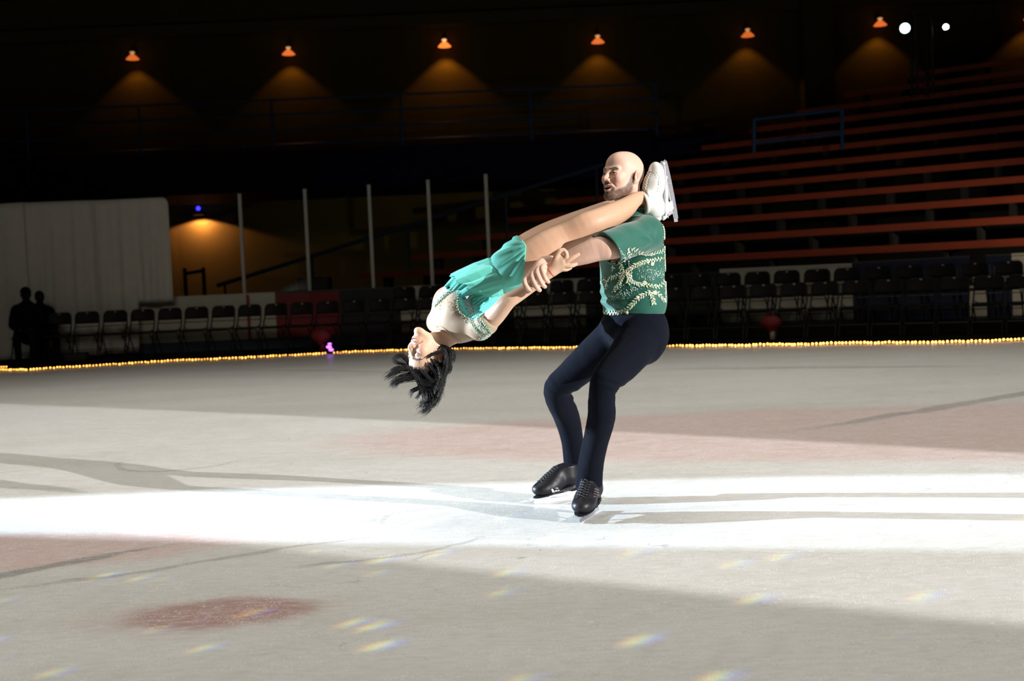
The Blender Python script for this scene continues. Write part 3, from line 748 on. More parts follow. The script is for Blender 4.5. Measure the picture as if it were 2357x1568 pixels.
# ---------------------------------------------------------------- truss with stage lights
M['alu'] = mat('truss_metal', (.05, .05, .042), .5, metal=.5)
YT = 26.0; b0 = at(2124, 222, YT); t0 = at(2118, 30, YT); hw = .17
tr_ = tag(empty('lighting_truss', tuple(b0)), 'grey metal lighting truss standing at the top right', 'truss')
for i, (sx, sy) in enumerate(((-1, -1), (1, -1), (1, 1), (-1, 1))):
    m = MB(); m.tube([b0 + np.array([sx * hw, sy * hw, 0]), t0 + np.array([sx * hw, sy * hw, 0])], .028, 8); m.build('chord', M['alu'], tr_)
m = MB()
for k in range(7):
    z0, z1 = k / 7, (k + 1) / 7
    for i, ((ax, ay), (bx, by)) in enumerate((((-1, -1), (1, -1)), ((1, -1), (1, 1)), ((1, 1), (-1, 1)), ((-1, 1), (-1, -1)))):
        m.tube([lerp(b0, t0, z0) + np.array([ax * hw, ay * hw, 0]), lerp(b0, t0, z1) + np.array([bx * hw, by * hw, 0])], .010, 5)
m.build('lattice', M['alu'], tr_)
M['lens_green'] = mat('lens_green', (1, 1, 1), .3, emit=(.62, 1, .84), estr=6); M['lens_white'] = mat('lens_white', (1, 1, 1), .3, emit=(1, 1, .96), estr=14)
for (px, py, rad, mt, lb, col, pw) in ((2083, 65, .100, M['lens_green'], 'round stage light shining green-white left of the truss', (.7, 1, .85), 260), (2177, 62, .055, M['lens_white'], 'small bright white stage light right of the truss', (1, 1, .96), 200)):
    p = at(px, py, YT - .2); d = nrm(CAM + np.array([0, 2, 0]) - p); ax = np.array([nrm(np.cross(d, (0, 0, 1))), nrm(np.cross(np.cross(d, (0, 0, 1)), d)), d])
    r = tag(empty('stage_light', tuple(p)), lb, 'stage light')
    m = MB(); m.lathe([(0, -.38), (rad * .8, -.36), (rad * 1.15, -.2), (rad * 1.15, 0), (rad, 0), (rad, -.03)], p, 20, ax); m.build('housing', M['lamp_dark'], r, True)
    m = MB(); m.lathe([(0, .005), (rad * .7, .0), (rad, -.02)], p, 24, ax); m.build('lens', mt, r, True)
    tp = lerp(b0, t0, .86 if px < 2120 else .9); m = MB(); m.tube([p - d * .2 + np.array([0, 0, rad]), p - d * .2 + np.array([0, 0, rad + .14]), np.array([tp[0], p[1], p[2] + rad + .16])], .015, 6); m.build('yoke', M['lamp_dark'], r)

# ================================================================ lights
def spot(name, loc, target, size, energy, color, sx=1.0, sy=1.0, blend=.05, soft=.08):
    l = bpy.data.lights.new(name, 'SPOT'); l.energy = energy; l.color = color; l.spot_size = math.radians(size); l.spot_blend = blend; l.shadow_soft_size = soft
    o = bpy.data.objects.new(name, l); o.location = loc; d = Vector(target) - Vector(loc); o.rotation_euler = d.to_track_quat('-Z', 'Y').to_euler(); o.scale = (sx, sy, 1); COL.objects.link(o); return o
def area(name, loc, size, energy, color, spread=180, rot=(0, 0, 0)):
    l = bpy.data.lights.new(name, 'AREA'); l.shape = 'RECTANGLE'; l.size, l.size_y = size; l.energy = energy; l.color = color; l.spread = math.radians(spread)
    o = bpy.data.objects.new(name, l); o.location = loc; o.rotation_euler = rot; COL.objects.link(o); return o
LK = 1.0
# follow spot from the stands on the left (hard white band on the ice)
d1 = nrm(np.array([.981, -.193, 0])); tgt = np.array([.33, 5.62, 0]) + d1 * 1.0; el = math.radians(10.0); dd = 24.0
pos = tgt - d1 * dd + np.array([0, 0, dd * math.tan(el)])
spot('follow_spot_left', tuple(pos), tuple(tgt), 4.0, 108000 * LK, (.70, .85, 1.0), 1.0, 1.3)
# follow spot from the stands at the right, behind the photographer
n2 = np.array([.618, .786, 0]); d2 = np.array([.786, -.618, 0]); tgt = n2 * 5.14 + d2 * -5.5; dd = 45.0; el = math.radians(11.8)
pos = n2 * 7.03 + d2 * (-5.5 + dd) + np.array([0, 0, dd * math.tan(el)])
spot('follow_spot_right', tuple(pos), tuple(tgt), 4.9, 162000 * LK, (1.0, .98, .96), 1.0, 1.5)
# house wash over the ice
area('house_wash', (0, 8.0, 9.5), (16, 15), 620 * LK, (1.0, .955, .86), 80)
# dim fills added to lift the background and the right bench ends
area('background_fill', (-2, 4.0, 9.0), (14, 2), 42, (1.0, .93, .80), 50, (math.radians(58), 0, 0))
spot('bench_fill', (10.9, 16.2, 2.3), (8.9, 20.0, 1.35), 62, 560, (1.0, .80, .62), blend=1)
# coloured flecks thrown on the near ice by a rotating effect light
fx = spot('effect_light', (-5.5, -3.0, 7.0), (.1, 3.75, 0), 19, 3400, (1, .97, .85), 1.25, .8, .35, .02); lt = fx.data; lt.use_nodes = True; nt = lt.node_tree; N = nt.nodes; L = nt.links
em = N['Emission']; tc = N.new('ShaderNodeTexCoord'); sx_ = N.new('ShaderNodeSeparateXYZ'); L.new(tc.outputs['Normal'], sx_.inputs[0]); cb = N.new('ShaderNodeCombineColor')
def dv(a, b):
    n = N.new('ShaderNodeMath'); n.operation = 'DIVIDE'; L.new(a, n.inputs[0]); L.new(b, n.inputs[1]); return n.outputs[0]
cx_ = N.new('ShaderNodeCombineXYZ'); L.new(dv(sx_.outputs['X'], sx_.outputs['Z']), cx_.inputs[0]); L.new(dv(sx_.outputs['Y'], sx_.outputs['Z']), cx_.inputs[1])
for i, (ox, oy) in enumerate(((0, 0), (.0012, .0004), (.0042, .0016))):
    mp = N.new('ShaderNodeMapping'); mp.inputs['Location'].default_value = (ox, oy, 0); L.new(cx_.outputs[0], mp.inputs['Vector'])
    vo = N.new('ShaderNodeTexVoronoi'); vo.inputs['Scale'].default_value = 52; L.new(mp.outputs['Vector'], vo.inputs['Vector'])
    mr = sstep(N, L, vo.outputs['Distance'], .24, .06); L.new(mr, cb.inputs[i])
L.new(cb.outputs[0], em.inputs['Color'])
SC.world = bpy.data.worlds.new('world'); SC.world.use_nodes = True; SC.world.node_tree.nodes['Background'].inputs[0].default_value = (.0, .0, .0, 1)

# ================================================================ camera
cam = bpy.data.cameras.new('camera'); cam.sensor_width = 36; cam.lens = 36 * FOC / W; cam.clip_end = 200; cam.clip_start = .05
cam.dof.use_dof = True; cam.dof.focus_distance = 5.45; cam.dof.aperture_fstop = 2.8; cam.dof.aperture_blades = 9
co = bpy.data.objects.new('camera', cam); COL.objects.link(co)
Rm = Matrix([[RGT[i], UPV[i], -FWD[i]] for i in range(3)]); co.matrix_world = Matrix.Translation(Vector(CAM)) @ Rm.to_4x4(); SC.camera = co
SC.view_settings.view_transform = 'Standard'; SC.view_settings.look = 'None'; SC.view_settings.exposure = 0; SC.view_settings.gamma = 1
SC.cycles.max_bounces = 5; SC.cycles.transparent_max_bounces = 12; SC.cycles.use_denoising = True; SC.cycles.sample_clamp_indirect = 6
# ================================================================ the skating pair
STEP = 0.0022
def rp(px, dy=0.0): return px / S * (1 + dy / Y0)
def FP(t): return F(t[0], t[1], t[2])
def chainpx(s, pts, k=.012, at_=None):
    """pts: (px, py, depth, radius in pixels)"""
    at_ = at_ or F; return s.chain([at_(a, b, c) for a, b, c, r in pts], [rp(r, c) for a, b, c, r in pts], k)
def pix(V): return np.stack(proj(V), 1)
def inpoly(q, poly):
    x, y = q[:, 0], q[:, 1]; ins = np.zeros(len(q), bool); n = len(poly)
    for i in range(n):
        x1, y1 = poly[i]; x2, y2 = poly[(i + 1) % n]
        c = ((y1 > y) != (y2 > y)) & (x < (x2 - x1) * (y - y1) / (y2 - y1 + 1e-12) + x1); ins ^= c
    return ins
def seg_d(p, a, b):
    a = np.asarray(a, float); b = np.asarray(b, float); ab = b - a; t = np.clip((p - a) @ ab / (ab @ ab), 0, 1); return np.linalg.norm(p - a - t[:, None] * ab, axis=1)
def pl_d(p, pts):
    return np.min([seg_d(p, pts[i], pts[i + 1]) for i in range(len(pts) - 1)], 0)

LIPU = [(-.029, -.0835, -.0535), (-.014, -.0990, -.0548), (0, -.1025, -.0560), (.014, -.0990, -.0548), (.029, -.0835, -.0535)]
LIPL = [(-.029, -.0835, -.0548), (-.014, -.0950, -.0705), (0, -.0975, -.0740), (.014, -.0950, -.0705), (.029, -.0835, -.0548)]
class Head:
    def __init__(s, O, f, u, sc, fem=False):
        ez = nrm(u); f = nrm(np.asarray(f, float) - ez * (np.asarray(f, float) @ ez)); ey = -f; ex = np.cross(ey, ez)
        s.O = np.asarray(O, float); s.A = np.array([ex, ey, ez]); s.sc = sc; s.fem = fem
    def w(s, x, y, z): return s.O + s.sc * (np.array([x, y, z]) @ s.A)
    def loc(s, V): return (V - s.O) @ s.A.T / s.sc
    def add(s, D):
        c = s.sc; A = s.A; w = s.w
        def ell(x, y, z, r, k, op='u', ax=A): D.ell(w(x, y, z), np.array(r) * c, ax, k * c, op)
        def cone(a, b, ra, rb, k, op='u'): D.cone(w(*a), w(*b), ra * c, rb * c, k * c, op)
        ell(0, .016, .030, (.076, .094, .090), .02)
        ell(0, -.040, .050, (.056, .046, .050), .035)
        ell(0, -.036, -.028, (.059, .056, .076), .03)
        fj = .85 if s.fem else 1.0
        for q in (-1, 1):
            cone((q * .051 * fj, .004, -.052), (q * .019 * fj, -.070, -.101), .021 * fj, .019 * fj, .025)
            ell(q * .038, -.068, -.020, (.024, .022, .023), .02 if not s.fem else .035)
            cone((q * .042, -.076, .0235), (q * .013, -.088, .020), .0095 if not s.fem else .007, .0095 if not s.fem else .007, .013)
        ell(0, -.082, -.106, (.020, .017, .016), .016)
        for q in (-1, 1): ell(q * .031, -.0965 if not s.fem else -.0985, .003, (.0175, .0135, .0115) if not s.fem else (.0170, .0100, .0110), .012 if not s.fem else .018, 's')
        cone((0, -.089, .018), (0, -.110, -.024), .0082 if not s.fem else .0074, .0095 if not s.fem else .0080, .014)
        ell(0, -.113, -.0285, (.0105, .0105, .0095), .008)
        for q in (-1, 1): ell(q * .0125, -.102, -.0315, (.0078, .0105, .0078), .006)
        ell(0, -.076, -.060, (.031, .024, .027), .018)
        for q in (-1, 1): ell(q * .0068, -.109, -.0385, (.0034, .005, .0030), .002, 's')
        # eyelids over the eyeballs with an opening between them
        for q in (-1, 1):
            ell(q * .031, -.0795, .003, (.0142, .0142, .0128), .004)
            if not s.fem: ell(q * .031, -.0965, .0012, (.0112, .0100, .0029), .0015, 's')
            cone((q * .044, -.080, .006), (q * .019, -.088, .0075), .0032, .0028, .006)
        # mouth
        D.chain([w(*p) for p in LIPU], [c * r for r in (.0028, .0044, .0046, .0044, .0028)], .004 * c)
        LL = [(x, y, z - (.0045 if (not s.fem and abs(x) < .02) else 0)) for x, y, z in LIPL]; D.chain([w(*p) for p in LL], [c * r for r in (.0028, .0048, .0052, .0048, .0028)], .004 * c)
        ell(0, -.0985, -.0655 if not s.fem else -.064, (.0240 if not s.fem else .0215, .020, .0092 if not s.fem else .0048), .002, 's')
        # folds beside the smile
        for q in (-1, 1): cone((q * .024, -.096, -.034), (q * .036, -.078, -.060), .0022 if not s.fem else .0008, .0020 if not s.fem else .0008, .010, 's')
        # ears
        for q in (-1, 1):
            ax = np.array([A[0] * .94 + A[1] * .34 * q, A[1] * .94 - A[0] * .34 * q, A[2]])
            ell(q * .076, .016, -.004, (.0085, .0175, .0300), .006, ax=ax)
            ell(q * .0835, .011, -.003, (.0070, .0095, .0170), .004, 's', ax)
            ell(q * .078, .003, -.008, (.004, .0045, .0065), .003)
            cone((q * .0735, .006, -.024), (q * .0725, .006, -.031), .0065, .0060, .005)
            pts = [w(q * .0805, .016 + .0150 * math.sin(t), -.002 + .0265 * math.cos(t)) for t in np.linspace(-.9, 2.6, 8)]
            D.chain(pts, [.0030 * c] * 8, .003 * c)
    def colour(s, V, C, skin):
        p = s.loc(V); hd = (np.linalg.norm(p, axis=1) < .2)
        if not hd.any(): return C
        P = p[hd]; c = C[hd].copy(); ax = np.abs(P[:, 0]); Q = P.copy(); Q[:, 0] = ax
        def mixc(m, rgb, amt):
            nonlocal c
            m = np.clip(m, 0, 1)[:, None] * amt; c = c * (1 - m) + np.array(rgb) * m
        n = vnoise(P, 900, 4) * .5 + vnoise(P, 1700, 6) * .5
        pk = lambda d, r: 1 - sm(r * .35, r, d)
        mixc(pk(np.linalg.norm(Q - [.040, -.075, -.022], axis=1), .034), (.78, .30, .24), .35 if not s.fem else .5)
        mixc(pk(np.linalg.norm(P - [0, -.115, -.030], axis=1), .022), (.74, .30, .24), .35)
        mixc(pk(np.linalg.norm(Q - [.080, .014, -.004], axis=1), .034), (.78, .30, .24), .45)
        X2 = Q * [1, 0, 1] + [0, 0, 0]; front = P[:, 1] < -.05
        def pl2(pts): return np.where(front, pl_d(X2, [(a, 0, c_) for a, b_, c_ in pts]), 1.0)
        lips = np.minimum(pl_d(P, LIPU), pl_d(P, LIPL))
        if s.fem:
            mixc(1 - sm(.0040, .0062, lips), (.55, .15, .17), .75)
            bd = pl2([(.050, -.07, .0225), (.036, -.08, .0275), (.014, -.09, .0245)]); mixc(1 - sm(.0028, .0062, bd), (.030, .018, .015), .9)
            ld = pl2([(.0170, 0, -.0015), (.024, 0, -.0050), (.034, 0, -.0060), (.043, 0, -.0030), (.050, 0, .0015)]); mixc(1 - sm(.0012, .0030, ld), (.01, .008, .008), .97)
            mixc(pk(np.linalg.norm(Q - [.033, -.088, .008], axis=1), .016), (.42, .24, .20), .5)
        else:
            jaw = [(.069, -.002, .004), (.066, -.008, -.030), (.057, -.020, -.066), (.036, -.062, -.097), (.0, -.088, -.112)]
            d1 = pl_d(Q, jaw); wdt = .011 + .017 * sm(-.0, -.085, P[:, 2])
            d2 = pl_d(Q, [(0, -.108, -.0455), (.014, -.104, -.047), (.028, -.090, -.056), (.031, -.084, -.070), (.022, -.084, -.088)])
            b = np.maximum(1 - sm(wdt * .6, wdt * 1.15, d1), 1 - sm(.005, .0115, d2)); b = b * sm(.004, .0055, lips)
            b = np.maximum(b, .8 * (1 - sm(.004, .009, np.linalg.norm((Q - [0, -.097, -.087]) * [1, 1, .8], axis=1))))
            low = (P[:, 2] < -.095) & (P[:, 1] < .0); b = np.maximum(b, np.where(low, .75 * sm(-.095, -.108, P[:, 2]), 0))
            mixc(b * (.86 + .5 * n), (.060, .028, .014), .95)
            mixc(1 - sm(.0036, .0058, lips), (.55, .20, .17), .6)
            bd = pl2([(.049, 0, .0215), (.036, 0, .0265), (.014, 0, .0205)]); mixc((1 - sm(.0020, .0046, bd)) * (.9 + .4 * n), (.06, .030, .016), .95)
            ld = pl_d(Q, [(.018, -.0920, .0020), (.026, -.0955, .0050), (.036, -.0940, .0050), (.045, -.084, .0015)]); mixc(1 - sm(.0008, .0030, ld), (.05, .03, .025), .85)
            mixc(pk(np.linalg.norm(Q - [.028, -.090, .010], axis=1), .014), (.36, .20, .15), .5)
            # shaved hairline, faintly greyer
            sh = sm(.045, .07, P[:, 2] + .35 * P[:, 1]) * .0
            mixc(sh, (.5, .4, .36), .3)
        C[hd] = c; return C
    def extras(s, parent, eye_dir=(0, -1, 0), closed=False):
        c = s.sc
        mt = MB(); N_ = 9
        for i in range(N_):
            u = (i - (N_ - 1) / 2) / ((N_ - 1) / 2); a = u * 1.02
            x = .0215 * math.sin(a); y = -.0770 - .0190 * math.cos(a)
            mt.box(s.w(x, y, -.0605), (.0043 * c, .003 * c, .0086 * c), (s.A[0] * math.cos(a) + s.A[1] * math.sin(a), s.A[1] * math.cos(a) - s.A[0] * math.sin(a), s.A[2]))
        o = mt.build('teeth', M['tooth'], parent); bv = o.modifiers.new('b', 'BEVEL'); bv.width = .0008; bv.segments = 2
        m_ = MB(); m_.ball(s.w(0, -.072, -.066), (.019 * c, .016 * c, .011 * c), 8, ax=s.A); m_.build('mouth_lining', M['mouth'], parent, True)
        if closed: return
        d = nrm(np.array(eye_dir) @ s.A)
        for q in (-1, 1):
            O = s.w(q * .031, -.0795, .003); ax = frame(d, s.A[2]); ax = np.array([ax[1], ax[2], ax[0]])
            m_ = MB(); m_.ball(O, .0123 * c, 10); e = m_.build('eye', M['eye_white'], parent, True)
            m_ = MB(); m_.lathe([(0, .01262 * c), (.0030 * c, .0123 * c), (.0058 * c, .01115 * c)], O, 16, ax); ir = m_.build('iris', M['iris'], e, True)
            m_ = MB(); m_.lathe([(0, .01285 * c), (.0026 * c, .0126 * c)], O, 12, ax); m_.build('pupil', M['pupil'], e, True)

M['skin'] = mat('skin', attr=True, rough=.5, spec=.3, sss=.06, noise=.05, nscale=60, bump=.04, bscale=220)
M['tooth'] = mat('tooth', (.88, .86, .82), .25); M['mouth'] = mat('mouth_inside', (.06, .012, .01), .6); M['eye_white'] = mat('eye_white', (.42, .38, .35), .25); M['iris'] = mat('iris', (.030, .022, .014), .2); M['pupil'] = mat('pupil', (.003, .003, .003), .1)
SK_M = np.array([.58, .365, .28]); SK_W = np.array([.54, .345, .235]); SK_L = np.array([.50, .295, .190])

# ---------------------------------------------------------------- the man
man = tag(empty('person', tuple(ground(1335, 1170))), 'bald bearded man in a green embroidered shirt and dark trousers, standing on black skates', 'person')
T_f = nrm([-.94, -.34, 0]); T_l = nrm([.34, -.94, 0]); TZ = np.array([0, 0, 1.]); TA = (T_f, T_l, TZ)
HM = Head(F(1434, 407, .02), (-.775, -.61, .13), (.12, .07, 1), .965)
D = SDF()
HM.add(D)
D.cone(HM.w(0, .022, -.050), F(1458, 500, .06), .058, .066, .03)
for q in (-1, 1): D.cone(HM.w(q * .05, .02, -.05), F(1450, 500, .03), .012, .014, .02)
D.ell(F(1455, 590, .05), (.120, .165, .15), TA, .04)
D.cone(F(1486, 538, -.11), F(1434, 530, .20), .055, .055, .05)
# near (left) arm
near_arm = [(1487, 540, -.13, 27), (1450, 560, -.25, 26), (1408, 570, -.36, 27), (1378, 573, -.365, 27.5), (1345, 584, -.36, 25), (1310, 597, -.35, 19), (1284, 608, -.34, 15)]
chainpx(D, near_arm, .02)
chainpx(D, [(1284, 608, -.34, 14), (1262, 607, -.36, 15), (1244, 616, -.39, 13)], .02)
chainpx(D, [(1280, 604, -.35, 11), (1252, 602, -.375, 11), (1232, 624, -.405, 9.5)], .02)
chainpx(D, [(1262, 614, -.37, 10), (1250, 626, -.405, 9)], .02)
mf = [[(1238, 612, -.385, 8.5), (1217, 636, -.41, 7.2), (1208, 649, -.432, 6.5), (1213, 662, -.447, 6), (1221, 668, -.445, 5.2)],
      [(1242, 612, -.395, 8), (1226, 632, -.425, 7.2), (1228, 648, -.447, 6.5), (1235, 661, -.455, 6), (1242, 668, -.448, 5.2)],
      [(1250, 610, -.395, 8), (1237, 625, -.428, 7), (1241, 641, -.450, 6.3), (1248, 654, -.455, 5.8), (1254, 660, -.448, 5.0)],
      [(1258, 610, -.39, 7.5), (1248, 617, -.425, 6.2), (1251, 631, -.444, 5.7), (1256, 643, -.449, 5.2), (1262, 649, -.444, 4.6)],
      [(1256, 604, -.355, 9), (1226, 626, -.345, 7.5), (1212, 648, -.335, 6.5), (1214, 664, -.33, 5.5)]]
for c in mf: chainpx(D, c, .004)
# far (right) arm, behind the woman's legs
chainpx(D, [(1434, 532, .21, 27), (1402, 562, .36, 25), (1385, 574, .44, 24), (1340, 566, .38, 23), (1295, 566, .29, 14), (1272, 574, .27, 14)], .02)
for k in range(4): chainpx(D, [(1274, 566 + 5 * k, .26, 7), (1256, 566 + 6 * k, .235, 6.5), (1250, 574 + 6 * k, .215, 6), (1258, 580 + 5 * k, .21, 5)], .004)
chainpx(D, [(1282, 580, .26, 8), (1268, 592, .235, 7), (1256, 594, .225, 6)], .006)
V, Fc = D.mesh(STEP)
C = np.tile(SK_M, (len(V), 1)); C = HM.colour(V, C, SK_M)
armm = pl_d(V, [F(*t[:3]) for t in near_arm]); hair_arm = (sm(-1, 1, vnoise(V * [1, 1, 2.2], 520, 9)) * sm(0, .04, (V - F(1345, 584, -.36)) @ np.array([.0, 0, 1]) + .03))
ha = ((armm < .09) & (V[:, 0] < F(1410, 580, -.36)[0]) & (V[:, 0] > F(1275, 600, -.35)[0]) & (np.linalg.norm(V - HM.O, axis=1) > .2)) * hair_arm
C = C * (1 - .09 * ha[:, None]) + np.array([.25, .15, .09]) * .09 * ha[:, None]
for c in mf[:4]:              # redder knuckles and fingertips
    for q in (1, 4): d = np.linalg.norm(V - F(*c[q][:3]), axis=1); m_ = (1 - sm(.006, .018, d))[:, None] * .3; C = C * (1 - m_) + np.array([.66, .26, .22]) * m_
mesh_obj('body', V, Fc, M['skin'], man, True, C)
HM.extras(man, (.06, -1, .02))
# finger nails
M['nail'] = mat('nail', (.72, .46, .40), .25)

# shirt
M['shirt'] = mat('shirt_green', (.0045, .082, .056), .62, spec=.3, sheen=.25, noise=.12, nscale=9, bump=.12, bscale=300)
D = SDF()
D.ell(F(1454, 588, .05), (.140, .188, .175), TA, .05)
D.ell(F(1457, 672, .035), (.134, .168, .15), TA, .06)
D.cone(F(1455, 640, .04), F(1458, 735, .03), .120, .125, .06)
D.ell(F(1470, 690, .0), (.118, .14, .12), TA, .04)
D.cone(F(1487, 536, -.125), F(1434, 529, .215), .066, .066, .05)
D.cone(F(1457, 505, .05), F(1458, 488, .05), .082, .070, .03)
arm_d = nrm(F(1404, 578, -.36) - F(1487, 540, -.13))
D.cone(F(1488, 538, -.125), F(1398, 574, -.37), rp(37), rp(40), .045)
D.cone(F(1436, 532, .215), F(1398, 566, .38), rp(38), rp(40), .04)
ad2 = nrm(F(1398, 566, .38) - F(1436, 532, .215))
def shirt_fold(p):
    q = pix(p); d = .0022 * vnoise(p, 26, 11) + .0012 * vnoise(p, 60, 12)
    # soft diagonal folds pulled towards the arm pit and across the waist
    c = F(1500, 560, -.1)
    a = np.arctan2(p[:, 2] - c[2], p[:, 0] - c[0]); r = np.linalg.norm(p - c, axis=1)
    d += .0028 * np.sin(a * 9) * sm(.09, .17, r) * (1 - sm(.22, .34, r))
    wz = (q[:, 1] - 690) / 30; d += .0045 * np.sin((q[:, 1] - (q[:, 0] - 1380) * .16) * .26) * np.exp(-wz * wz) * sm(1500, 1400, q[:, 0])
    return d
D.disp(shirt_fold)
hollow = SDF(); 
D.cone(F(1398, 577, -.37) + arm_d * .25, F(1408, 574, -.35), rp(38), rp(34), .006, 's')
D.plane(F(1402, 579, -.36), arm_d * .55 + np.array([-.58, 0, -.38]), k=.003)
# shirt ends above the waist
zh = F(1455, 725, 0)[2]; D.plane((0, 0, zh), (0, 0, -1), k=.006)
D.cone(F(1456, 502, .05), F(1450, 450, .04), .062, .075, .006, 's')
# open band under the armpits stays closed, the far cuff is trimmed
Df = SDF(); Df.p = D.p[:]
V, Fc = D.mesh(STEP)
keep = ~((((V - F(1398, 568, .38)) @ ad2) > 0) & (V[:, 1] > F(0, 0, .3)[1]))
Fc = Fc[keep[Fc].all(1)]
shirt = mesh_obj('shirt', V, Fc, M['shirt'], man, True)
bv_shirt = BVHTree.FromPolygons([tuple(v) for v in V], [tuple(f) for f in Fc.tolist()])

def hit(bvh, px, py, lift=.001):
    d = ray(px, py); d = d / np.linalg.norm(d); l, n, i, ds = bvh.ray_cast(Vector(CAM), Vector(d))
    if l is None: return None, None
    n = np.array(n); 
    if n @ d > 0: n = -n
    return np.array(l) + n * lift, n
def px_path(pts, step=2.0):
    out = []
    for (x0, y0), (x1, y1) in zip(pts[:-1], pts[1:]):
        L_ = math.hypot(x1 - x0, y1 - y0); k = max(1, int(L_ / step))
        for i in range(k): out.append((x0 + (x1 - x0) * i / k, y0 + (y1 - y0) * i / k))
    out.append(pts[-1]); return out
def smooth_px(pts, n=3):
    P = [np.array(p, float) for p in pts]
    for _ in range(n):
        Q = [P[0]]
        for a, b in zip(P[:-1], P[1:]): Q += [a * .75 + b * .25, a * .25 + b * .75]
        Q.append(P[-1]); P = Q
    return [tuple(p) for p in P]
def leaf(mb, bvh, x, y, ang, L_, Wd, col, lift=.0025):
    c, n = hit(bvh, x, y, lift)
    if c is None: return
    R_ = nrm(np.cross(n, UPV)); R_ = RGT - n * (RGT @ n); R_ = nrm(R_); U_ = np.cross(n, R_)
    if U_ @ UPV < 0: U_ = -U_
    a = R_ * math.cos(ang) - U_ * math.sin(ang); b = np.cross(n, a); L_ /= S; Wd /= S
    pr = [(0, 0), (.18, .34), (.42, .5), (.7, .36), (1, 0)]
    rib = [c + a * u * L_ + n * (.0012 + .0012 * math.sin(u * 3.1)) for u, v in pr]
    lo = [c + a * u * L_ + b * v * Wd for u, v in pr]; hi = [c + a * u * L_ - b * v * Wd for u, v in pr]
    v = rib + lo + hi; f = []
    for i in range(4): f += [(i, i + 1, 5 + i + 1, 5 + i), (i + 1, i, 10 + i, 10 + i + 1)]
    mb.add(v, f, col)
GREENS = [(.42, .52, .30), (.55, .60, .40), (.30, .50, .33), (.66, .64, .46), (.38, .60, .45), (.75, .78, .66)]
def vine(own, bvh, pts, L_=8.5, Wd=4.4, gap=5.2, cols=GREENS, ox=0, oy=0, sc=1.0):
    mb = MB(); P = smooth_px([(ox + x * sc, oy + y * sc) for x, y in pts]); Q = px_path(P, 1.0); k = 0; acc = 0
    stem = []
    for i in range(1, len(Q)):
        acc += math.hypot(Q[i][0] - Q[i - 1][0], Q[i][1] - Q[i - 1][1])
        if i % 3 == 0:
            h, n = hit(bvh, *Q[i], .0022)
            if h is not None: stem.append(h)
        if acc > gap / 2:
            acc = 0; k += 1; d = math.atan2(Q[i][1] - Q[i - 1][1], Q[i][0] - Q[i - 1][0]); sd = 1 if k % 2 else -1
            leaf(mb, bvh, Q[i][0], Q[i][1], d + sd * rng.uniform(.55, .95), L_ * rng.uniform(.8, 1.2), Wd * rng.uniform(.8, 1.15), cols[rng.integers(len(cols))])
    runs = [[]]
    for a in stem:
        if runs[-1] and np.linalg.norm(a - runs[-1][-1]) > .03: runs.append([])
        runs[-1].append(a)
    for r_ in runs:
        if len(r_) > 1: mb.tube(r_, .0011, 4, col=(.5, .42, .2))
    if mb.v: mb.build('embroidered_vine', M['embroid'], own, False)
def beads(mb, bvh, pts, width, n, r=(.0011, .0021), cols=((.85, .87, .85),), ox=0, oy=0, sc=1.0):
    P = px_path([(ox + x * sc, oy + y * sc) for x, y in pts], 1.0)
    for _ in range(n):
        x, y = P[rng.integers(len(P))]; x += rng.normal() * width; y += rng.normal() * width
        h, nn = hit(bvh, x, y, .0012)
        if h is not None: mb.ball(h, rng.uniform(*r), 4, col=cols[rng.integers(len(cols))])
def rosette(own, bvh, x, y, r, col):
    mb = MB()
    for k in range(7): leaf(mb, bvh, x, y, k * .9, r, r * .6, col, .003)
    h, n = hit(bvh, x, y, .004)
    if h is not None: mb.ball(h, .003, 5, col=(.8, .75, .5))
    if mb.v: mb.build('rosette', M['embroid'], own, False)
M['embroid'] = mat('embroidery', attr=True, rough=.45, spec=.5); M['bead'] = mat('bead', attr=True, rough=.18, spec=.8)
ox, oy, sc = 1340, 460, 1 / 5.41
E = MB(); Bd = MB()
for pts in [[(600, 600), (640, 620), (700, 670), (800, 690), (940, 660), (1010, 640)], [(1010, 730), (880, 750), (760, 770), (640, 830), (540, 900)], [(540, 900), (440, 950), (330, 980)],
            [(210, 1080), (230, 1030), (270, 990), (320, 1010), (300, 1100)], [(540, 900), (500, 960), (480, 1010), (400, 1140)], [(560, 950), (640, 1040), (760, 1060), (860, 1070), (960, 1090), (1030, 1010)],
            [(860, 1130), (700, 1220), (600, 1330), (520, 1390), (400, 1410), (240, 1405)], [(860, 1130), (960, 1170), (1030, 1270)], [(840, 1120), (860, 1190), (890, 1290)],
            [(380, 670), (385, 760), (390, 850)], [(410, 680), (470, 790), (500, 870)], [(590, 590), (565, 630), (600, 700)], [(540, 900), (580, 960), (570, 1040)], [(500, 870), (610, 930)]]:
    vine(shirt, bv_shirt, pts, ox=ox, oy=oy, sc=sc)
for pts in [[(995, 300), (1025, 420), (1020, 640)], [(1020, 640), (1032, 870), (1035, 1100), (1033, 1270)], [(480, 300), (500, 220), (560, 150), (660, 105)], [(700, 90), (800, 72), (900, 110), (985, 200), (1000, 290)], [(740, 105), (860, 100), (930, 150)]]:
    vine(shirt, bv_shirt, pts, L_=5.5, Wd=3.2, gap=3.6, ox=ox, oy=oy, sc=sc)
for (x, y, r) in ((870, 800, 5.5), (905, 1160, 6), (775, 1035, 6), (690, 1215, 5), (560, 1400, 5), (560, 920, 6)): rosette(shirt, bv_shirt, ox + x * sc, oy + y * sc, r, (.70, .70, .50))
W3 = ((.85, .87, .84), (.55, .75, .6), (.7, .8, .75)); G3 = ((.15, .5, .3), (.5, .65, .5), (.8, .82, .78))
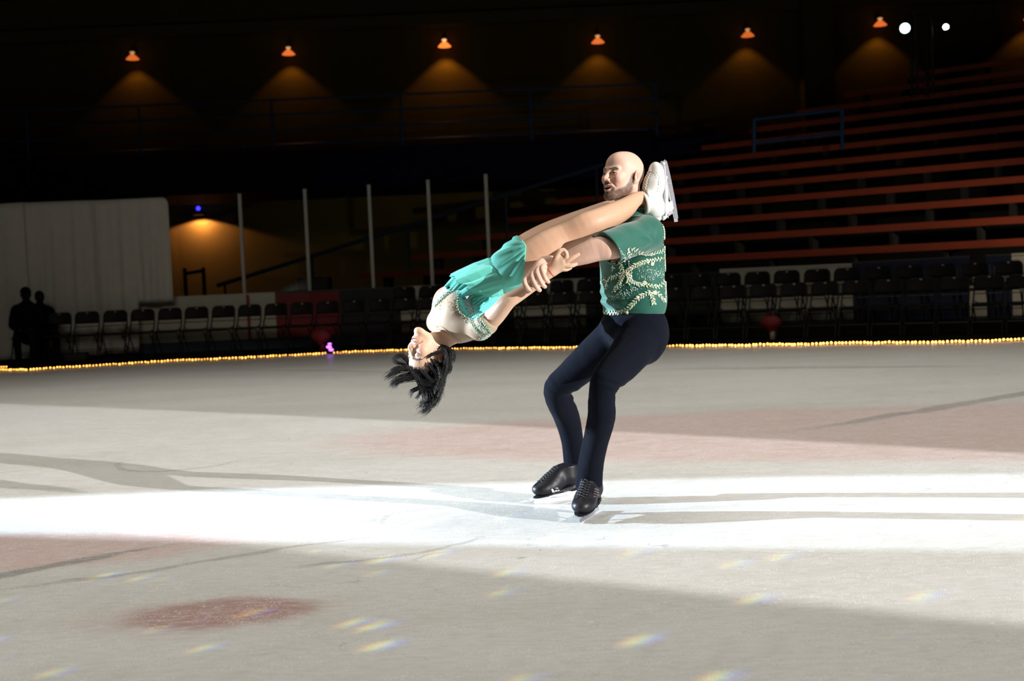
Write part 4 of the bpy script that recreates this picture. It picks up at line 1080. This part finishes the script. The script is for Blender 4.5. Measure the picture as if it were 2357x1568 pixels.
for pts, w_, n in (([(480, 640), (540, 740), (620, 810)], 4.5, 55), ([(700, 850), (850, 910), (1010, 930)], 6.5, 120), ([(720, 960), (860, 990), (1000, 880)], 4.5, 60), ([(700, 1090), (560, 1160), (420, 1210), (300, 1250)], 5.0, 120),
                   ([(500, 1000), (480, 1080), (430, 1150)], 3, 20), ([(540, 900), (760, 780)], 3.5, 25), ([(1020, 400), (1030, 1250)], 2, 60), ([(560, 150), (800, 85), (960, 180)], 3, 60), ([(330, 980), (210, 1060)], 3, 20), ([(250, 1330), (300, 1440)], 3, 15)):
    beads(Bd, bv_shirt, pts, w_, n, cols=W3 + G3, ox=ox, oy=oy, sc=sc)
Bd.build('beads', M['bead'], shirt, True)

# trousers
M['trouser'] = mat('trouser_navy', (.0045, .0056, .0098), .9, spec=.03, sheen=.02, noise=.1, nscale=12, bump=.08, bscale=400)
D = SDF()
D.ell(F(1457, 745, .03), (.138, .172, .12), TA, .03)
D.ell(F(1474, 772, .02), (.116, .155, .115), TA, .05)
leg_n = [(1476, 776, -.06, 52), (1440, 826, -.18, 45), (1404, 865, -.27, 38), (1390, 885, -.30, 33), (1385, 925, -.27, 31), (1385, 960, -.23, 32), (1373, 1010, -.16, 30), (1361, 1065, -.08, 29), (1356, 1118, -.02, 31)]
leg_f = [(1428, 768, .12, 47), (1368, 818, .17, 42), (1315, 865, .22, 36), (1283, 893, .25, 31), (1289, 925, .30, 31), (1305, 960, .36, 30), (1317, 1010, .40, 25), (1323, 1050, .43, 26), (1332, 1104, .43, 31)]
chainpx(D, leg_n, .03); chainpx(D, leg_f, .03)
chainpx(D, [(1500, 778, .0, 28), (1488, 806, -.06, 30)], .04)
def tr_fold(p):
    q = pix(p); d = .0016 * vnoise(p, 24, 21) + .0008 * vnoise(p * [1, 1, .5], 70, 22)
    for (cx, cy, dirx, diry, w_, am, fr) in ((1418, 893, .45, -.9, 13, .0040, .30), (1328, 912, .3, -.95, 11, .0045, .33), (1392, 742, .6, .8, 24, .0030, .26), (1345, 1100, -.1, 1, 14, .0025, .30), (1440, 800, .5, .86, 30, .0015, .2)):
        dx, dy_ = q[:, 0] - cx, q[:, 1] - cy; g = np.exp(-(dx * dx + dy_ * dy_) / (2 * w_ * w_)); d += am * np.sin((dx * dirx + dy_ * diry) * fr) * g
    # pressed crease down the near shin
    return d
D.disp(tr_fold)
for (pts) in (leg_n, leg_f): # sharp front crease of the lower leg
    a = [F(x - r * .80, y, dy - .010) for x, y, dy, r in pts[4:]]; D.chain(a, [.0055] * len(a), .02)
D.plane((0, 0, F(1455, 718, 0)[2]), (0, 0, 1), k=.004)
D.plane(F(1357, 1121, -.02), (-.03, 0, -1), k=.004); 
V, Fc = D.mesh(STEP)
mesh_obj('trousers', V, Fc, M['trouser'], man, True)

# ---------------------------------------------------------------- skates
M['boot_black'] = mat('boot_black', (.007, .007, .010), .45, spec=.25); M['boot_trim'] = mat('boot_mauve', (.10, .06, .075), .4)
M['boot_white'] = mat('boot_white', (.62, .615, .585), .4, spec=.4, bump=.05, bscale=150); M['lace_b'] = mat('lace_black', (.006, .006, .008), .6); M['lace_w'] = mat('lace_white', (.62, .58, .50), .7)
M['steel'] = mat('blade_steel', (.62, .63, .68), .22, metal=1); M['frost'] = mat('frosted_blade', (.30, .30, .33), .5, metal=.3, noise=.6, nscale=240, bump=.8, bscale=300); M['holder'] = mat('blade_holder', (.72, .72, .75), .25, metal=.7)
M['sole_w'] = mat('sole_pale', (.62, .62, .64), .4); M['patch'] = mat('silver_patch', (.55, .55, .58), .4, metal=.3); M['hole'] = mat('eyelet', (.06, .055, .05), .5)
def skate(parent, O, fwd, up, sc, boot, lace, bladem, solem, shaft=.24, trim=None, cuff=None, lean=0.0):
    A = frame(fwd, up); O = np.asarray(O, float)
    w = lambda x, y, z: O + sc * (np.array([x, y, z]) @ A)
    r = empty('skate', tuple(O)); r.parent = parent; r.location = Vector(O) - parent.location
    D = SDF()
    def ell(x, y, z, rr, k, op='u'): D.ell(w(x, y, z), np.array(rr) * sc, A, k * sc, op)
    ell(.092, 0, .072, (.058, .048, .037), .02); ell(.045, 0, .086, (.06, .048, .046), .03)
    D.cone(w(.04, 0, .092), w(-.05, 0, .115), .040 * sc, .040 * sc, .03 * sc); ell(-.082, 0, .108, (.044, .036, .050), .03)
    D.cone(w(.040, 0, .110), w(-.030, 0, min(.185, shaft - .01)), .032 * sc, .040 * sc, .03 * sc); D.cone(w(-.062, 0, .13), w(-.062 + lean, 0, shaft - .01), .045 * sc, .049 * sc, .03 * sc)
    D.plane(w(0, 0, .054), -A[2] - A[0] * .16, k=.006); D.plane(w(-.06, 0, shaft), A[2] + A[0] * .12, k=.006)
    # panel seams pressed into the leather
    D.chain([w(.10, -.052, .075), w(.055, -.052, .095), w(.02, -.046, .10)], [.0012] * 3, .004 * sc, 's')
    D.disp(lambda p: .0006 * vnoise(p, 90, 31))
    V, Fc = D.mesh(.0022); b = mesh_obj('boot', V, Fc, boot, r, True); bv = BVHTree.FromPolygons([tuple(v) for v in V], [tuple(f) for f in Fc.tolist()])
    D = SDF(); As = frame(A[0] - A[2] * .16, A[2]); D.ell(w(.052, 0, .047), np.array([.098, .044, .009]) * sc, As, .01); D.ell(w(-.06, 0, .064), np.array([.068, .036, .010]) * sc, As, .03 * sc); D.cone(w(-.085, 0, .066), w(-.082, 0, .046), .033 * sc, .028 * sc, .01 * sc)
    D.plane(w(-.085, 0, .044), -A[2] - A[0] * .09, k=.003); V, Fc = D.mesh(.0024); mesh_obj('sole', V, Fc, solem, r, True)
    m = MB(); tp = []
    def surf(x, z, y):   # outermost boot surface over the instep
        o_ = w(x, y, z) + A[0] * .12 * sc + A[2] * .09 * sc; d_ = -nrm(A[0] * .8 + A[2] * .6); l, n, i, ds = bv.ray_cast(Vector(o_), Vector(d_), .4); return (np.array(l) + np.array(n) * .002) if l is not None else None
    rows = 8
    for i in range(rows):
        t = i / (rows - 1); x = .072 - (.098 + lean * -.3) * t; z = .095 + (shaft - .125) * t
        for sgn in (1, -1):
            pts = [surf(x - .010 * sgn * u * 1.0, z + .007 * sgn * u, .023 * u) for u in np.linspace(-1, 1, 7)]; pts = [p for p in pts if p is not None]
            if len(pts) > 2: m.tube(pts, .0021 * sc, 5)
    m.build('laces', lace, r, True)
    # blade: runner, toe plate, heel plate, posts
    m = MB(); th = .0042 * sc
    def plate(poly, t=th, name=None):
        n = len(poly); v = [w(x, -t / 2 / sc, z) for x, z in poly] + [w(x, t / 2 / sc, z) for x, z in poly]
        m.add(v, [tuple(range(n)), tuple(range(2 * n - 1, n - 1, -1))] + [(i, i + n, (i + 1) % n + n, (i + 1) % n) for i in range(n)])
    low = [(x, .0 + .0032 * (x / .14) ** 2) for x in np.linspace(-.150, .138, 14)]; top = [(x, .019 + .003 * (x / .14) ** 2) for x in np.linspace(.146, -.150, 14)]
    plate(low + [(.143, .004), (.147, .010), (.153, .013)] + top)
    m.build('blade', bladem, r)
    m = MB(); h2 = M['holder']
    plate([(.128, .019), (.134, .028), (.112, .037), (.020, .046), (.036, .036), (.058, .034), (.068, .019), (.060, .019), (.046, .029), (.026, .034), (.008, .050), (.020, .052), (.122, .041), (.143, .030), (.138, .019)], .006 * sc)
    plate([(-.058, .019), (-.066, .040), (-.060, .046), (-.115, .050), (-.108, .042), (-.098, .019)], .007 * sc)
    m.box(w(.066, 0, .0415), (.105 * sc, .040 * sc, .004 * sc), As); m.box(w(-.085, 0, .0455), (.055 * sc, .036 * sc, .003 * sc), A)
    m.build('blade_holder', h2, r)
    if cuff is not None:
        m = MB(); m.lathe([(.050 * sc, -.012 * sc), (.055 * sc, .004 * sc), (.056 * sc, .016 * sc), (.050 * sc, .019 * sc), (.044 * sc, .012 * sc), (.044 * sc, -.01 * sc)], w(-.062 + lean, 0, shaft - .006), 24, (A[0], A[1], nrm(A[2] + A[0] * .12)))
        m.build('cuff', cuff, r, True)
    return r, b, bv, w, A
gn = ground(1356, 1191); rn, bn, bvn, wn, An = skate(man, gn, (-.35, -.937, 0), (0, 0, 1), .99, M['boot_black'], M['lace_b'], M['steel'], M['boot_black'], shaft=.185)
rn['label'] = 'black skate pointing at the viewer'
gf = ground(1287, 1153); rf_, bf, bvf, wf, Af = skate(man, gf, (-.86, -.5, 0), (.03, 0, 1), .97, M['boot_black'], M['lace_b'], M['steel'], M['boot_black'], shaft=.18)
rf_['label'] = 'black skate turned to the left with silver patches'
def decal(bvh, polys, mt, parent, name, lift=.0012, sub=1):
    m = MB()
    for poly in polys:
        pts = [hit(bvh, x, y, lift) for x, y in poly]; pts = [p for p in pts if p[0] is not None]
        if len(pts) < 3: continue
        c, n = hit(bvh, np.mean([p[0] for p in poly]), np.mean([p[1] for p in poly]), lift)
        if c is None: continue
        v = [c] + [p[0] for p in pts] + [p[0] - n * .002 for p, n in [(pt, pt[1]) for pt in pts]]; k = len(pts)
        m.add(v, [(0, 1 + i, 1 + (i + 1) % k) for i in range(k)] + [(1 + i, 1 + k + i, 1 + k + (i + 1) % k, 1 + (i + 1) % k) for i in range(k)])
    if m.v: return m.build(name, mt, parent, False)
q = lambda pts: [(1220 + x / 10.45, 1070 + y / 10.45) for x, y in pts]
decal(bvf, [q([(508, 590), (540, 575), (575, 620), (600, 660), (585, 690), (535, 665)]), q([(600, 620), (640, 600), (650, 640), (600, 650)]), q([(610, 560), (665, 550), (715, 620), (765, 680), (700, 690), (660, 640)]), q([(742, 540), (790, 535), (820, 590), (825, 635), (785, 600)])], M['patch'], bf, 'silver_patch')
decal(bvn, [q([(1560 - 4 * k, 560 + k * 62), (1640 + 6 * k, 590 + k * 62), (1660 + 2 * k, 625 + k * 62), (1545 - 10 * k, 598 + k * 62)]) for k in range(6)], M['boot_trim'], bn, 'side_panel_stripes')

# ---------------------------------------------------------------- the woman
wom = tag(empty('person', tuple(ground(1150, 1180))), 'woman in a turquoise beaded dress and white skates, swung upside down by the bald man', 'person')
F_man = F
def F(px, py, dy=0.0): return F_man(px, py, dy - .11 * (1 - float(sm(1195, 1330, px))))
wa = nrm([-.62, 0, -.78]); wr = nrm([.57, -.81, -.08]); wr = nrm(wr - wa * (wr @ wa)); wn_ = np.cross(wa, wr)
if wn_[2] < 0: wn_ = -wn_
WA = (wa, wr, wn_)
HW = Head(F(987, 816, -.02), (-.76, -.62, .15), (-.20, 0, -.98), .93, True)
def torso(D, g=0.0, k=.04):
    D.ell(F(1053, 722, .01), (.130 + g, .150 + g, .092 + g), WA, k)
    for q, o in ((1, .0), (-1, .0)): D.ell(F(1053, 716, .01) + wr * q * .062 + wn_ * .048 + wa * -.01, (.052 + g, .052 + g, .046 + g), WA, .03)
    D.ell(F(1108, 676, .02), (.125 + g, .118 + g, .082 + g), WA, k)
    D.ell(F(1166, 628, .02), (.105 + g, .150 + g, .088 + g), (nrm([.8, 0, .6]), np.array([0, 1., 0]), nrm([-.6, 0, .8])), k)
D = SDF(); HW.add(D)
torso(D)
D.cone(HW.w(0, .020, -.045), F(1040, 764, .0), .046, .050, .025)
for q in (-1, 1): D.cone(HW.w(q * .045, .010, -.05), F(1030, 757, -.03) , .009, .010, .014)
D.cone(F(1106, 752, -.12), F(1006, 742, .14), .045, .042, .06)
# near (right) arm and its hand on the man's forearm
warm = [(1108, 754, -.235, 25), (1140, 727, -.30, 22), (1169, 695, -.36, 18), (1190, 681, -.37, 16.5), (1215, 665, -.378, 14.5), (1245, 645, -.39, 12.5), (1266, 627, -.392, 11.5)]
chainpx(D, warm, .02, F_man)
chainpx(D, [(1266, 627, -.392, 11.5), (1282, 610, -.402, 13), (1295, 604, -.408, 12)], .015, F_man); chainpx(D, [(1270, 618, -.395, 11), (1280, 600, -.405, 10), (1290, 592, -.41, 7)], .012, F_man)
chainpx(D, [(1278, 624, -.392, 9), (1294, 616, -.40, 8.5)], .012, F_man)
wfing = [[(1277, 604, -.405, 8), (1282, 587, -.418, 6.5), (1290, 577, -.425, 5.4), (1298, 577, -.422, 4.4)],
         [(1294, 602, -.408, 7.5), (1303, 592, -.420, 6), (1303, 582, -.425, 5.2), (1297, 575, -.424, 4.4)],
         [(1296, 606, -.408, 7.5), (1306, 601, -.420, 6), (1319, 593, -.424, 5), (1331, 586, -.422, 4.2)],
         [(1294, 611, -.405, 7.5), (1306, 612, -.412, 5.8), (1318, 611, -.410, 5.2), (1326, 608, -.405, 4.2)],
         [(1288, 617, -.400, 7), (1297, 620, -.402, 5.4), (1305, 620, -.398, 4.8), (1313, 617, -.392, 4)]]
for c in wfing: chainpx(D, c, .004, F_man)
# far (left) arm behind the body
chainpx(D, [(1008, 742, .14, 21), (1060, 700, .24, 19), (1110, 668, .30, 17), (1170, 630, .30, 15), (1225, 596, .27, 11.5), (1245, 585, .24, 12)], .02)
for k in range(4): chainpx(D, [(1246, 578 + 4 * k, .235, 6), (1262, 571 + 4 * k, .232, 5), (1274, 568 + 5 * k, .24, 4.2)], .004)
chainpx(D, [(1240, 590, .24, 7), (1254, 594, .235, 5.5), (1264, 592, .24, 4.4)], .005)
# legs
wl_n = [(1186, 618, -.07, 45), (1222, 596, -.12, 44), (1262, 570, -.17, 41), (1305, 545, -.21, 34.5), (1345, 520, -.235, 30), (1372, 510, -.22, 29), (1405, 497, -.17, 28), (1438, 480, -.10, 24), (1466, 458, -.035, 16.5), (1496, 456, .0, 15)]
wl_f = [(1180, 610, .10, 42), (1215, 578, .14, 40), (1262, 548, .19, 36), (1315, 520, .24, 29), (1352, 504, .26, 26), (1400, 488, .26, 26), (1440, 474, .23, 22), (1475, 462, .17, 15), (1490, 458, .14, 14)]
chainpx(D, wl_n, .03); chainpx(D, wl_f, .03)
V, Fc = D.mesh(STEP)
ldm = np.minimum(pl_d(V, [F(*t[:3]) for t in wl_n[1:-2]]), pl_d(V, [F(*t[:3]) for t in wl_f[1:-2]])); harm = pl_d(V, [F_man(*t[:3]) for t in warm[1:-1]])
V = relax(V, Fc, .5 * np.maximum((1 - sm(.10, .13, ldm)) * sm(.055, .075, pl_d(V, [F_man(*t[:3]) for t in warm[4:]] + [F_man(1300, 600, -.41)])), 1 - sm(.045, .06, harm)), 40)
C = np.tile(SK_W, (len(V), 1))
ld = np.minimum(pl_d(V, [F(*t[:3]) for t in wl_n[1:]]), pl_d(V, [F(*t[:3]) for t in wl_f[1:]])); mleg = (1 - sm(.085, .12, ld))[:, None]; C = C * (1 - mleg) + SK_L * mleg
# small spot where the thighs start to be tights
C = HW.colour(V, C, SK_W)
for c in wfing:
    d = np.linalg.norm(V - F_man(*c[-1][:3]), axis=1); m_ = (1 - sm(.004, .014, d))[:, None] * .35; C = C * (1 - m_) + np.array([.66, .24, .20]) * m_
mesh_obj('body', V, Fc, M['skin'], wom, True, C)
HW.extras(wom, closed=True)
# red thread bracelet and earring
M['red'] = mat('red_thread', (.65, .01, .02), .5); M['silver'] = mat('silver', (.8, .8, .82), .2, metal=1)
wd = nrm(F_man(1282, 610, -.402) - F_man(1250, 640, -.39)); u1 = nrm(np.cross(wd, (0, 1, 0))); u2 = np.cross(wd, u1); cw = F_man(1268, 625, -.393)
m = MB(); m.tube([cw + (u1 * math.cos(a) + u2 * math.sin(a)) * rp(14.2, -.39) + wd * .004 * math.cos(a) for a in np.linspace(0, 2 * math.pi, 30)[:-1]], .0011, 5, closed=True)
kp = F_man(1262, 610, -.412); m.ball(kp, .0035, 5); m.tube([kp, kp + np.array([-.008, -.002, .004])], .001, 4); m.build('bracelet', M['red'], wom, True)
m = MB(); ep = HW.w(-.078, .004, -.034); m.ball(ep, .003, 5); m.ball(ep + np.array([.003, -.002, .006]), .0022, 5); m.build('earring', M['silver'], wom, True)

# dress: sheer top with a turquoise bodice
M['dress'] = mat('dress', attr=True, rough=.6, spec=.15, sheen=.15, bump=.05, bscale=260)
D = SDF(); torso(D, .0055)
D.cone(F(1106, 753, -.12), F(1006, 742, .14), .052, .048, .06)
D.cone(F(1104, 755, -.12), F(1120, 745, -.165), rp(26.5), rp(26), .02)
def bod_fold(p):
    q = pix(p); d = .0012 * vnoise(p, 40, 41)
    tq = sm(1068, 1080, q[:, 0]) * (q[:, 1] < 735); d += tq * .0016 * np.sin((q[:, 1] + q[:, 0] * .75) * .75)
    return d
D.disp(bod_fold)
# neckline and armhole
D.ell(F(1022, 788, -.02), (.066, .10, .052), (nrm([.8, 0, -.6]), np.array([0, 1., 0]), nrm([.6, 0, .8])), .006, 's')
D.plane(F(1133, 744, -.2), nrm(F_man(1169, 695, -.36) - F_man(1108, 754, -.235)), k=.003)
D.plane(F(1150, 650, 0), (.75, 0, .6), k=.003)
V, Fc = D.mesh(STEP); Q = pix(V)
C = np.tile(np.array([.34, .245, .168]), (len(V), 1))
cup = [(1058, 650), (1051, 672), (1051, 694), (1060, 713), (1074, 729), (1090, 737), (1101, 731), (1112, 722), (1150, 700), (1160, 640)]
silver = [(1068, 668), (1066, 690), (1074, 708), (1090, 728), (1096, 722), (1086, 700), (1080, 668)]
far_c = [(1040, 640), (1050, 660), (1030, 673), (1008, 694), (1001, 706), (994, 700), (1010, 675)]
inc = inpoly(Q, cup); C[inc] = (.13, .60, .56); C[inpoly(Q, silver)] = (.34, .52, .58); C[inpoly(Q, far_c)] = (.66, .72, .72)
nk = np.linalg.norm(V - F(1022, 788, -.02), axis=1)
C[(V[:, 1] > F(0, 0, .02)[1]) & (Q[:, 0] > 1045)] = (.13, .60, .56)
dress = mesh_obj('dress', V, Fc, M['dress'], wom, True, C)
bvd = BVHTree.FromPolygons([tuple(v) for v in V], [tuple(f) for f in Fc.tolist()])
E = MB(); Bd = MB(); ox, oy, sc = 960, 600, 1 / 7.127
DG = [(.14, .42, .28), (.22, .55, .38), (.35, .60, .42), (.10, .32, .24)]
for pts in [[(720, 470), (650, 620), (680, 790), (780, 900), (900, 960)], [(900, 540), (900, 700), (940, 850)], [(960, 880), (1060, 960), (1140, 1080), (1210, 1180)], [(860, 960), (960, 1080), (1050, 1230)], [(1000, 1040), (1120, 1180)],
            [(650, 450), (520, 540), (400, 640), (300, 740)], [(1040, 1290), (1130, 1210), (1210, 1180)], [(900, 1000), (1000, 1180)]]:
    vine(dress, bvd, pts, 5.2, 2.6, 3.6, DG, ox, oy, sc)
S3 = ((.8, .83, .85), (.45, .55, .52), (.12, .2, .18), (.65, .7, .6))
for pts, w_, n in (([(650, 430), (500, 530), (380, 620), (270, 720)], 2.5, 200), ([(780, 500), (780, 640), (830, 760), (890, 880)], 3.2, 260), ([(650, 600), (680, 780), (780, 910)], 2.8, 140), ([(940, 900), (1000, 1030), (1160, 1180)], 6, 220),
                   ([(780, 950), (880, 990)], 4, 35), ([(960, 700), (1040, 800)], 7, 14), ([(1050, 1280), (1210, 1200)], 2.5, 90), ([(640, 560), (560, 660), (640, 740)], 7, 30), ([(380, 650), (360, 740)], 5, 20)):
    beads(Bd, bvd, pts, w_, n, (.0009, .0018), S3, ox, oy, sc)
Bd.build('beads', M['bead'], dress, True)
# neckline cord
M['nude'] = mat('nude_binding', (.50, .34, .24), .6)
pn = [hit(bvd, x, y, .0015)[0] for x, y in px_path(smooth_px([(1004, 752), (1012, 750), (1024, 757), (1040, 771), (1052, 782), (1062, 788)]), 2)]; pn = [p for p in pn if p is not None]
m = MB(); m.tube(pn, .0022, 6); m.build('neck_binding', M['nude'], dress, True)

# gathered briefs
M['skirt'] = mat('skirt_turquoise', (.115, .51, .425), .6, spec=.2, sheen=.15, noise=.22, nscale=11)
D = SDF(); D.ell(F(1166, 628, .02), (.113, .158, .096), (nrm([.8, 0, .6]), np.array([0, 1., 0]), nrm([-.6, 0, .8])), .03)
chainpx(D, [(1184, 619, -.07, 49), (1222, 596, -.12, 48), (1262, 570, -.17, 45)], .03); chainpx(D, [(1178, 610, .10, 46), (1215, 578, .14, 44), (1262, 548, .19, 39)], .03)
def pleat(p):
    q = pix(p); a = np.arctan2(q[:, 1] - 556, q[:, 0] - 1232); r = np.hypot(q[:, 1] - 556, q[:, 0] - 1232)
    return .0030 * np.sin(a * 26 + .8 * np.sin(a * 5)) * sm(22, 50, r) * (1 - sm(95, 120, r)) + .0012 * vnoise(p, 35, 44)
D.disp(pleat)
D.plane(F(1208, 600, -.1), (.96, .0, -.12), k=.003); D.plane(F(1212, 575, .1), (.9, 0, .5), k=.003)
V, Fc = D.mesh(STEP); mesh_obj('briefs', V, Fc, M['skirt'], wom, True)
# skirt fallen towards her waist
def skirt_layer(name, rings, amp, seed, freq, ph0=0.0, mtl=None):
    nphi, nu = 220, 46; V = []; r_ = np.random.default_rng(seed); ph = r_.uniform(0, 6.28, 6)
    R_ = [(F(*a), F(*b), d) for a, b, d in rings]
    for i in range(nu + 1):
        u = i / nu; x = u * (len(rings) - 1); k = min(int(x), len(rings) - 2); t = x - k; t = t * t * (3 - 2 * t)
        a = lerp(R_[k][0], R_[k + 1][0], t); b = lerp(R_[k][1], R_[k + 1][1], t); dep = R_[k][2] * (1 - t) + R_[k + 1][2] * t
        c = (a + b) / 2; h = (a - b) / 2; hl = np.linalg.norm(h); hd = h / hl; ax_ = np.array([0, 1., 0]); nrmx = np.cross(hd, ax_)
        for j in range(nphi):
            q = 2 * math.pi * j / nphi
            w_ = math.sin(freq * q + ph[0] + 1.2 * math.sin(2 * q + ph[1])) + .5 * math.sin(freq * 1.7 * q + ph[2] + u * 2) + .3 * math.sin(freq * 2.9 * q + ph[3])
            am = amp * (.15 + .85 * u ** 1.3); rr = 1 + 0 * w_
            p = c + hd * math.cos(q) * (hl + am * w_) + ax_ * (-math.sin(q)) * (dep + am * w_) + nrmx * am * .9 * math.sin(freq * .8 * q + ph[4]) * u
            V.append(p)
    Fq = [(i * nphi + j, i * nphi + (j + 1) % nphi, (i + 1) * nphi + (j + 1) % nphi, (i + 1) * nphi + j) for i in range(nu) for j in range(nphi)]
    o = mesh_obj(name, V, Fq, mtl or M['skirt'], wom, True); sd = o.modifiers.new('thick', 'SOLIDIFY'); sd.thickness = .0018; sd.offset = 0; return o
skirt_layer('skirt', [((1150, 597, .02), (1160, 684, .02), .158), ((1124, 594, .02), (1152, 690, .02), .165), ((1092, 606, .02), (1140, 694, .02), .165), ((1060, 622, .02), (1130, 694, .02), .160), ((1038, 634, .02), (1120, 688, .02), .152)], .0075, 5, 9)
skirt_layer('underskirt', [((1120, 604, .03), (1145, 690, .03), .150), ((1075, 622, .03), (1134, 697, .03), .150), ((1042, 640, .03), (1128, 698, .03), .142), ((1026, 660, .03), (1118, 694, .03), .132)], .009, 8, 12)

# skates of the woman
p0 = F(1549, 435, .03); up_l = nrm(F(1444, 474, -.06) - p0); fw = nrm(F(1535, 372, .02) - F(1560, 498, .02))
fw = nrm(fw); up_l = np.array([-.95, -.30, -.10]); 
r1, b1, bv1, w1, A1 = skate(wom, p0, fw, up_l, .90, M['boot_white'], M['lace_w'], M['frost'], M['sole_w'], .168, cuff=M['boot_white'], lean=.016)
r1['label'] = 'white skate beside the man\'s head'
p1 = F(1548, 452, .22); r2, b2, bv2, w2, A2 = skate(wom, p1, nrm(np.array([-.12, .45, .9])), nrm([-1, .05, -.12]), .90, M['boot_white'], M['lace_w'], M['holder'], M['sole_w'], .168, cuff=M['boot_white'], lean=.016)
m = MB()
for k in range(9):
    for x in (0, 6):
        h, n = hit(bv1, 1515 - 3 * abs(k - 4) * .4 + x + k * .9 - 4, 398 + k * 5.2, .0004)
        if h is not None: m.ball(h, .0013, 4)
if m.v: m.build('vent_holes', M['hole'], b1, True)

# hair
M['hair'] = mat('hair_black', (.005, .0045, .005), .45, spec=.35); 
D = SDF(); A = HW.A; c = HW.sc
D.ell(HW.w(0, .026, .040), np.array([.083, .094, .090]) * c, A, .02); D.ell(HW.w(0, .05, .0), np.array([.070, .062, .075]) * c, A, .02)
D.ell(HW.w(0, -.085, .010), np.array([.064, .060, .072]) * c, A, .012, 's')
for q in (-1, 1): D.ell(HW.w(q * .085, .010, -.012), np.array([.03, .026, .036]) * c, A, .01, 's')
D.disp(lambda p: .0022 * np.sin(vnoise(p, 30, 51) * 6 + ((p - HW.O) @ HW.A[0]) * 260))
V, Fc = D.mesh(.0024); M['scalp'] = mat('scalp_hair', (.004, .0035, .004), .9, spec=.08); hair = mesh_obj('hair', V, Fc, M['scalp'], wom, True)
guides = [([(972, 852), (936, 847), (908, 856), (888, 873)], -.04, 46, 5.5, 1.0), ([(972, 862), (929, 866), (908, 876), (899, 888)], -.05, 46, 5, 1.0), ([(962, 868), (930, 873), (912, 880), (908, 893)], -.02, 26, 5, 1.0),
          ([(950, 846), (930, 822), (918, 816), (902, 832)], .06, 20, 4, 1.0), ([(948, 850), (926, 838), (912, 836), (906, 828)], .05, 16, 4, 1.0), ([(956, 852), (925, 845), (904, 850), (900, 862)], .02, 20, 4, 1.0),
          ([(972, 862), (974, 894), (983, 918), (964, 937)], -.03, 40, 6, 1.3), ([(990, 862), (990, 901), (998, 922), (984, 942), (968, 950)], -.02, 44, 6, 1.3), ([(1004, 855), (1008, 894), (1008, 919), (994, 934)], -.03, 40, 5.5, 1.3),
          ([(1014, 850), (1022, 880), (1014, 900), (1014, 916)], .0, 24, 4, 1.1), ([(975, 870), (967, 894), (948, 898), (945, 912)], -.04, 24, 3.5, 1.1), ([(978, 876), (970, 900), (962, 914), (957, 918)], -.02, 16, 3, 1.0),
          ([(1016, 830), (1030, 808), (1046, 812), (1044, 826), (1036, 832)], .02, 40, 4.5, 1.0), ([(1018, 838), (1032, 832), (1041, 846), (1032, 861)], -.02, 22, 2.5, 1.0), ([(985, 822), (1003, 812), (1020, 808), (1026, 822), (1022, 842)], -.085, 40, 2.6, .9),
          ([(1005, 840), (1024, 850), (1022, 872), (1012, 890)], -.03, 40, 5, 1.0), ([(950, 852), (965, 872), (985, 885), (1000, 880)], -.085, 44, 5, .9), ([(966, 850), (985, 872), (1000, 880), (1010, 870)], -.09, 40, 5, .9), ([(985, 838), (1000, 858), (1008, 872), (1006, 884)], -.085, 40, 5, .9),
          ([(992, 822), (1008, 845), (1018, 860), (1014, 880)], -.07, 30, 4, .9), ([(940, 846), (958, 862), (966, 880), (975, 893)], -.07, 34, 5, .9), ([(1028, 815), (1036, 835), (1030, 850), (1026, 862)], .0, 26, 4.5, 1.0), ([(990, 905), (1000, 925), (990, 935), (1000, 928)], .0, 18, 5, 1.0),
          ([(1010, 868), (1004, 885), (985, 892), (965, 885)], -.03, 40, 7, 1.0), ([(985, 885), (992, 905), (990, 925), (978, 940)], .02, 40, 7, 1.2), ([(1012, 800), (1030, 802), (1040, 815), (1034, 835), (1028, 855)], -.05, 50, 4.5, 1.1), ([(1020, 805), (1028, 825), (1026, 850), (1020, 875)], -.075, 50, 4.5, 1.0), ([(1008, 850), (1015, 868), (1010, 885), (1002, 900)], -.085, 40, 5, 1.0)]
m = MB()
for pts, dy, n, spread, th in guides:
    G_ = np.array(smooth_px(pts, 3))
    idx_ = np.linspace(0, len(G_) - 1, 15); G_ = np.array([[np.interp(i, range(len(G_)), G_[:, 0]), np.interp(i, range(len(G_)), G_[:, 1])] for i in idx_])
    for q_ in range(int(n * 2.1) + 5):
        lock = q_ < 5
        o1 = rng.normal(size=2) * spread * (.75 if not lock else .45); o2 = rng.normal(size=2) * spread * (1 if not lock else .7); dd_ = rng.normal() * .014; d2_ = rng.normal() * .020; ph = rng.uniform(0, 6.28); fr = rng.uniform(1.5, 3.5); am = rng.uniform(.3, 1.9) * th; cut = rng.uniform(.66, 1.0) if not lock else rng.uniform(.7, .92)
        P_ = []
        for i in range(15):
            u = i / 14 * cut; xi = np.interp(u * 14, range(15), G_[:, 0]); yi = np.interp(u * 14, range(15), G_[:, 1])
            wv_ = am * u * math.sin(fr * u * 3 + ph) * 1.6
            P_.append(F(xi + o1[0] * (1 - u) + o2[0] * u + wv_, yi + o1[1] * (1 - u) + o2[1] * u + wv_ * .6 * math.cos(ph), dy + dd_ + d2_ * u))
        r0 = (.0009 * th) if not lock else .0062 * th
        m.tube(P_, [r0 * (1 - (i / 15) ** (1.6 if not lock else 1.1)) * min(1, .12 + i * (.5 if not lock else .22)) + .0002 for i in range(15)], 4 if not lock else 6, cap=False, flat=1.0 if not lock else .55)
m.build('strands', M['hair'], hair, True)
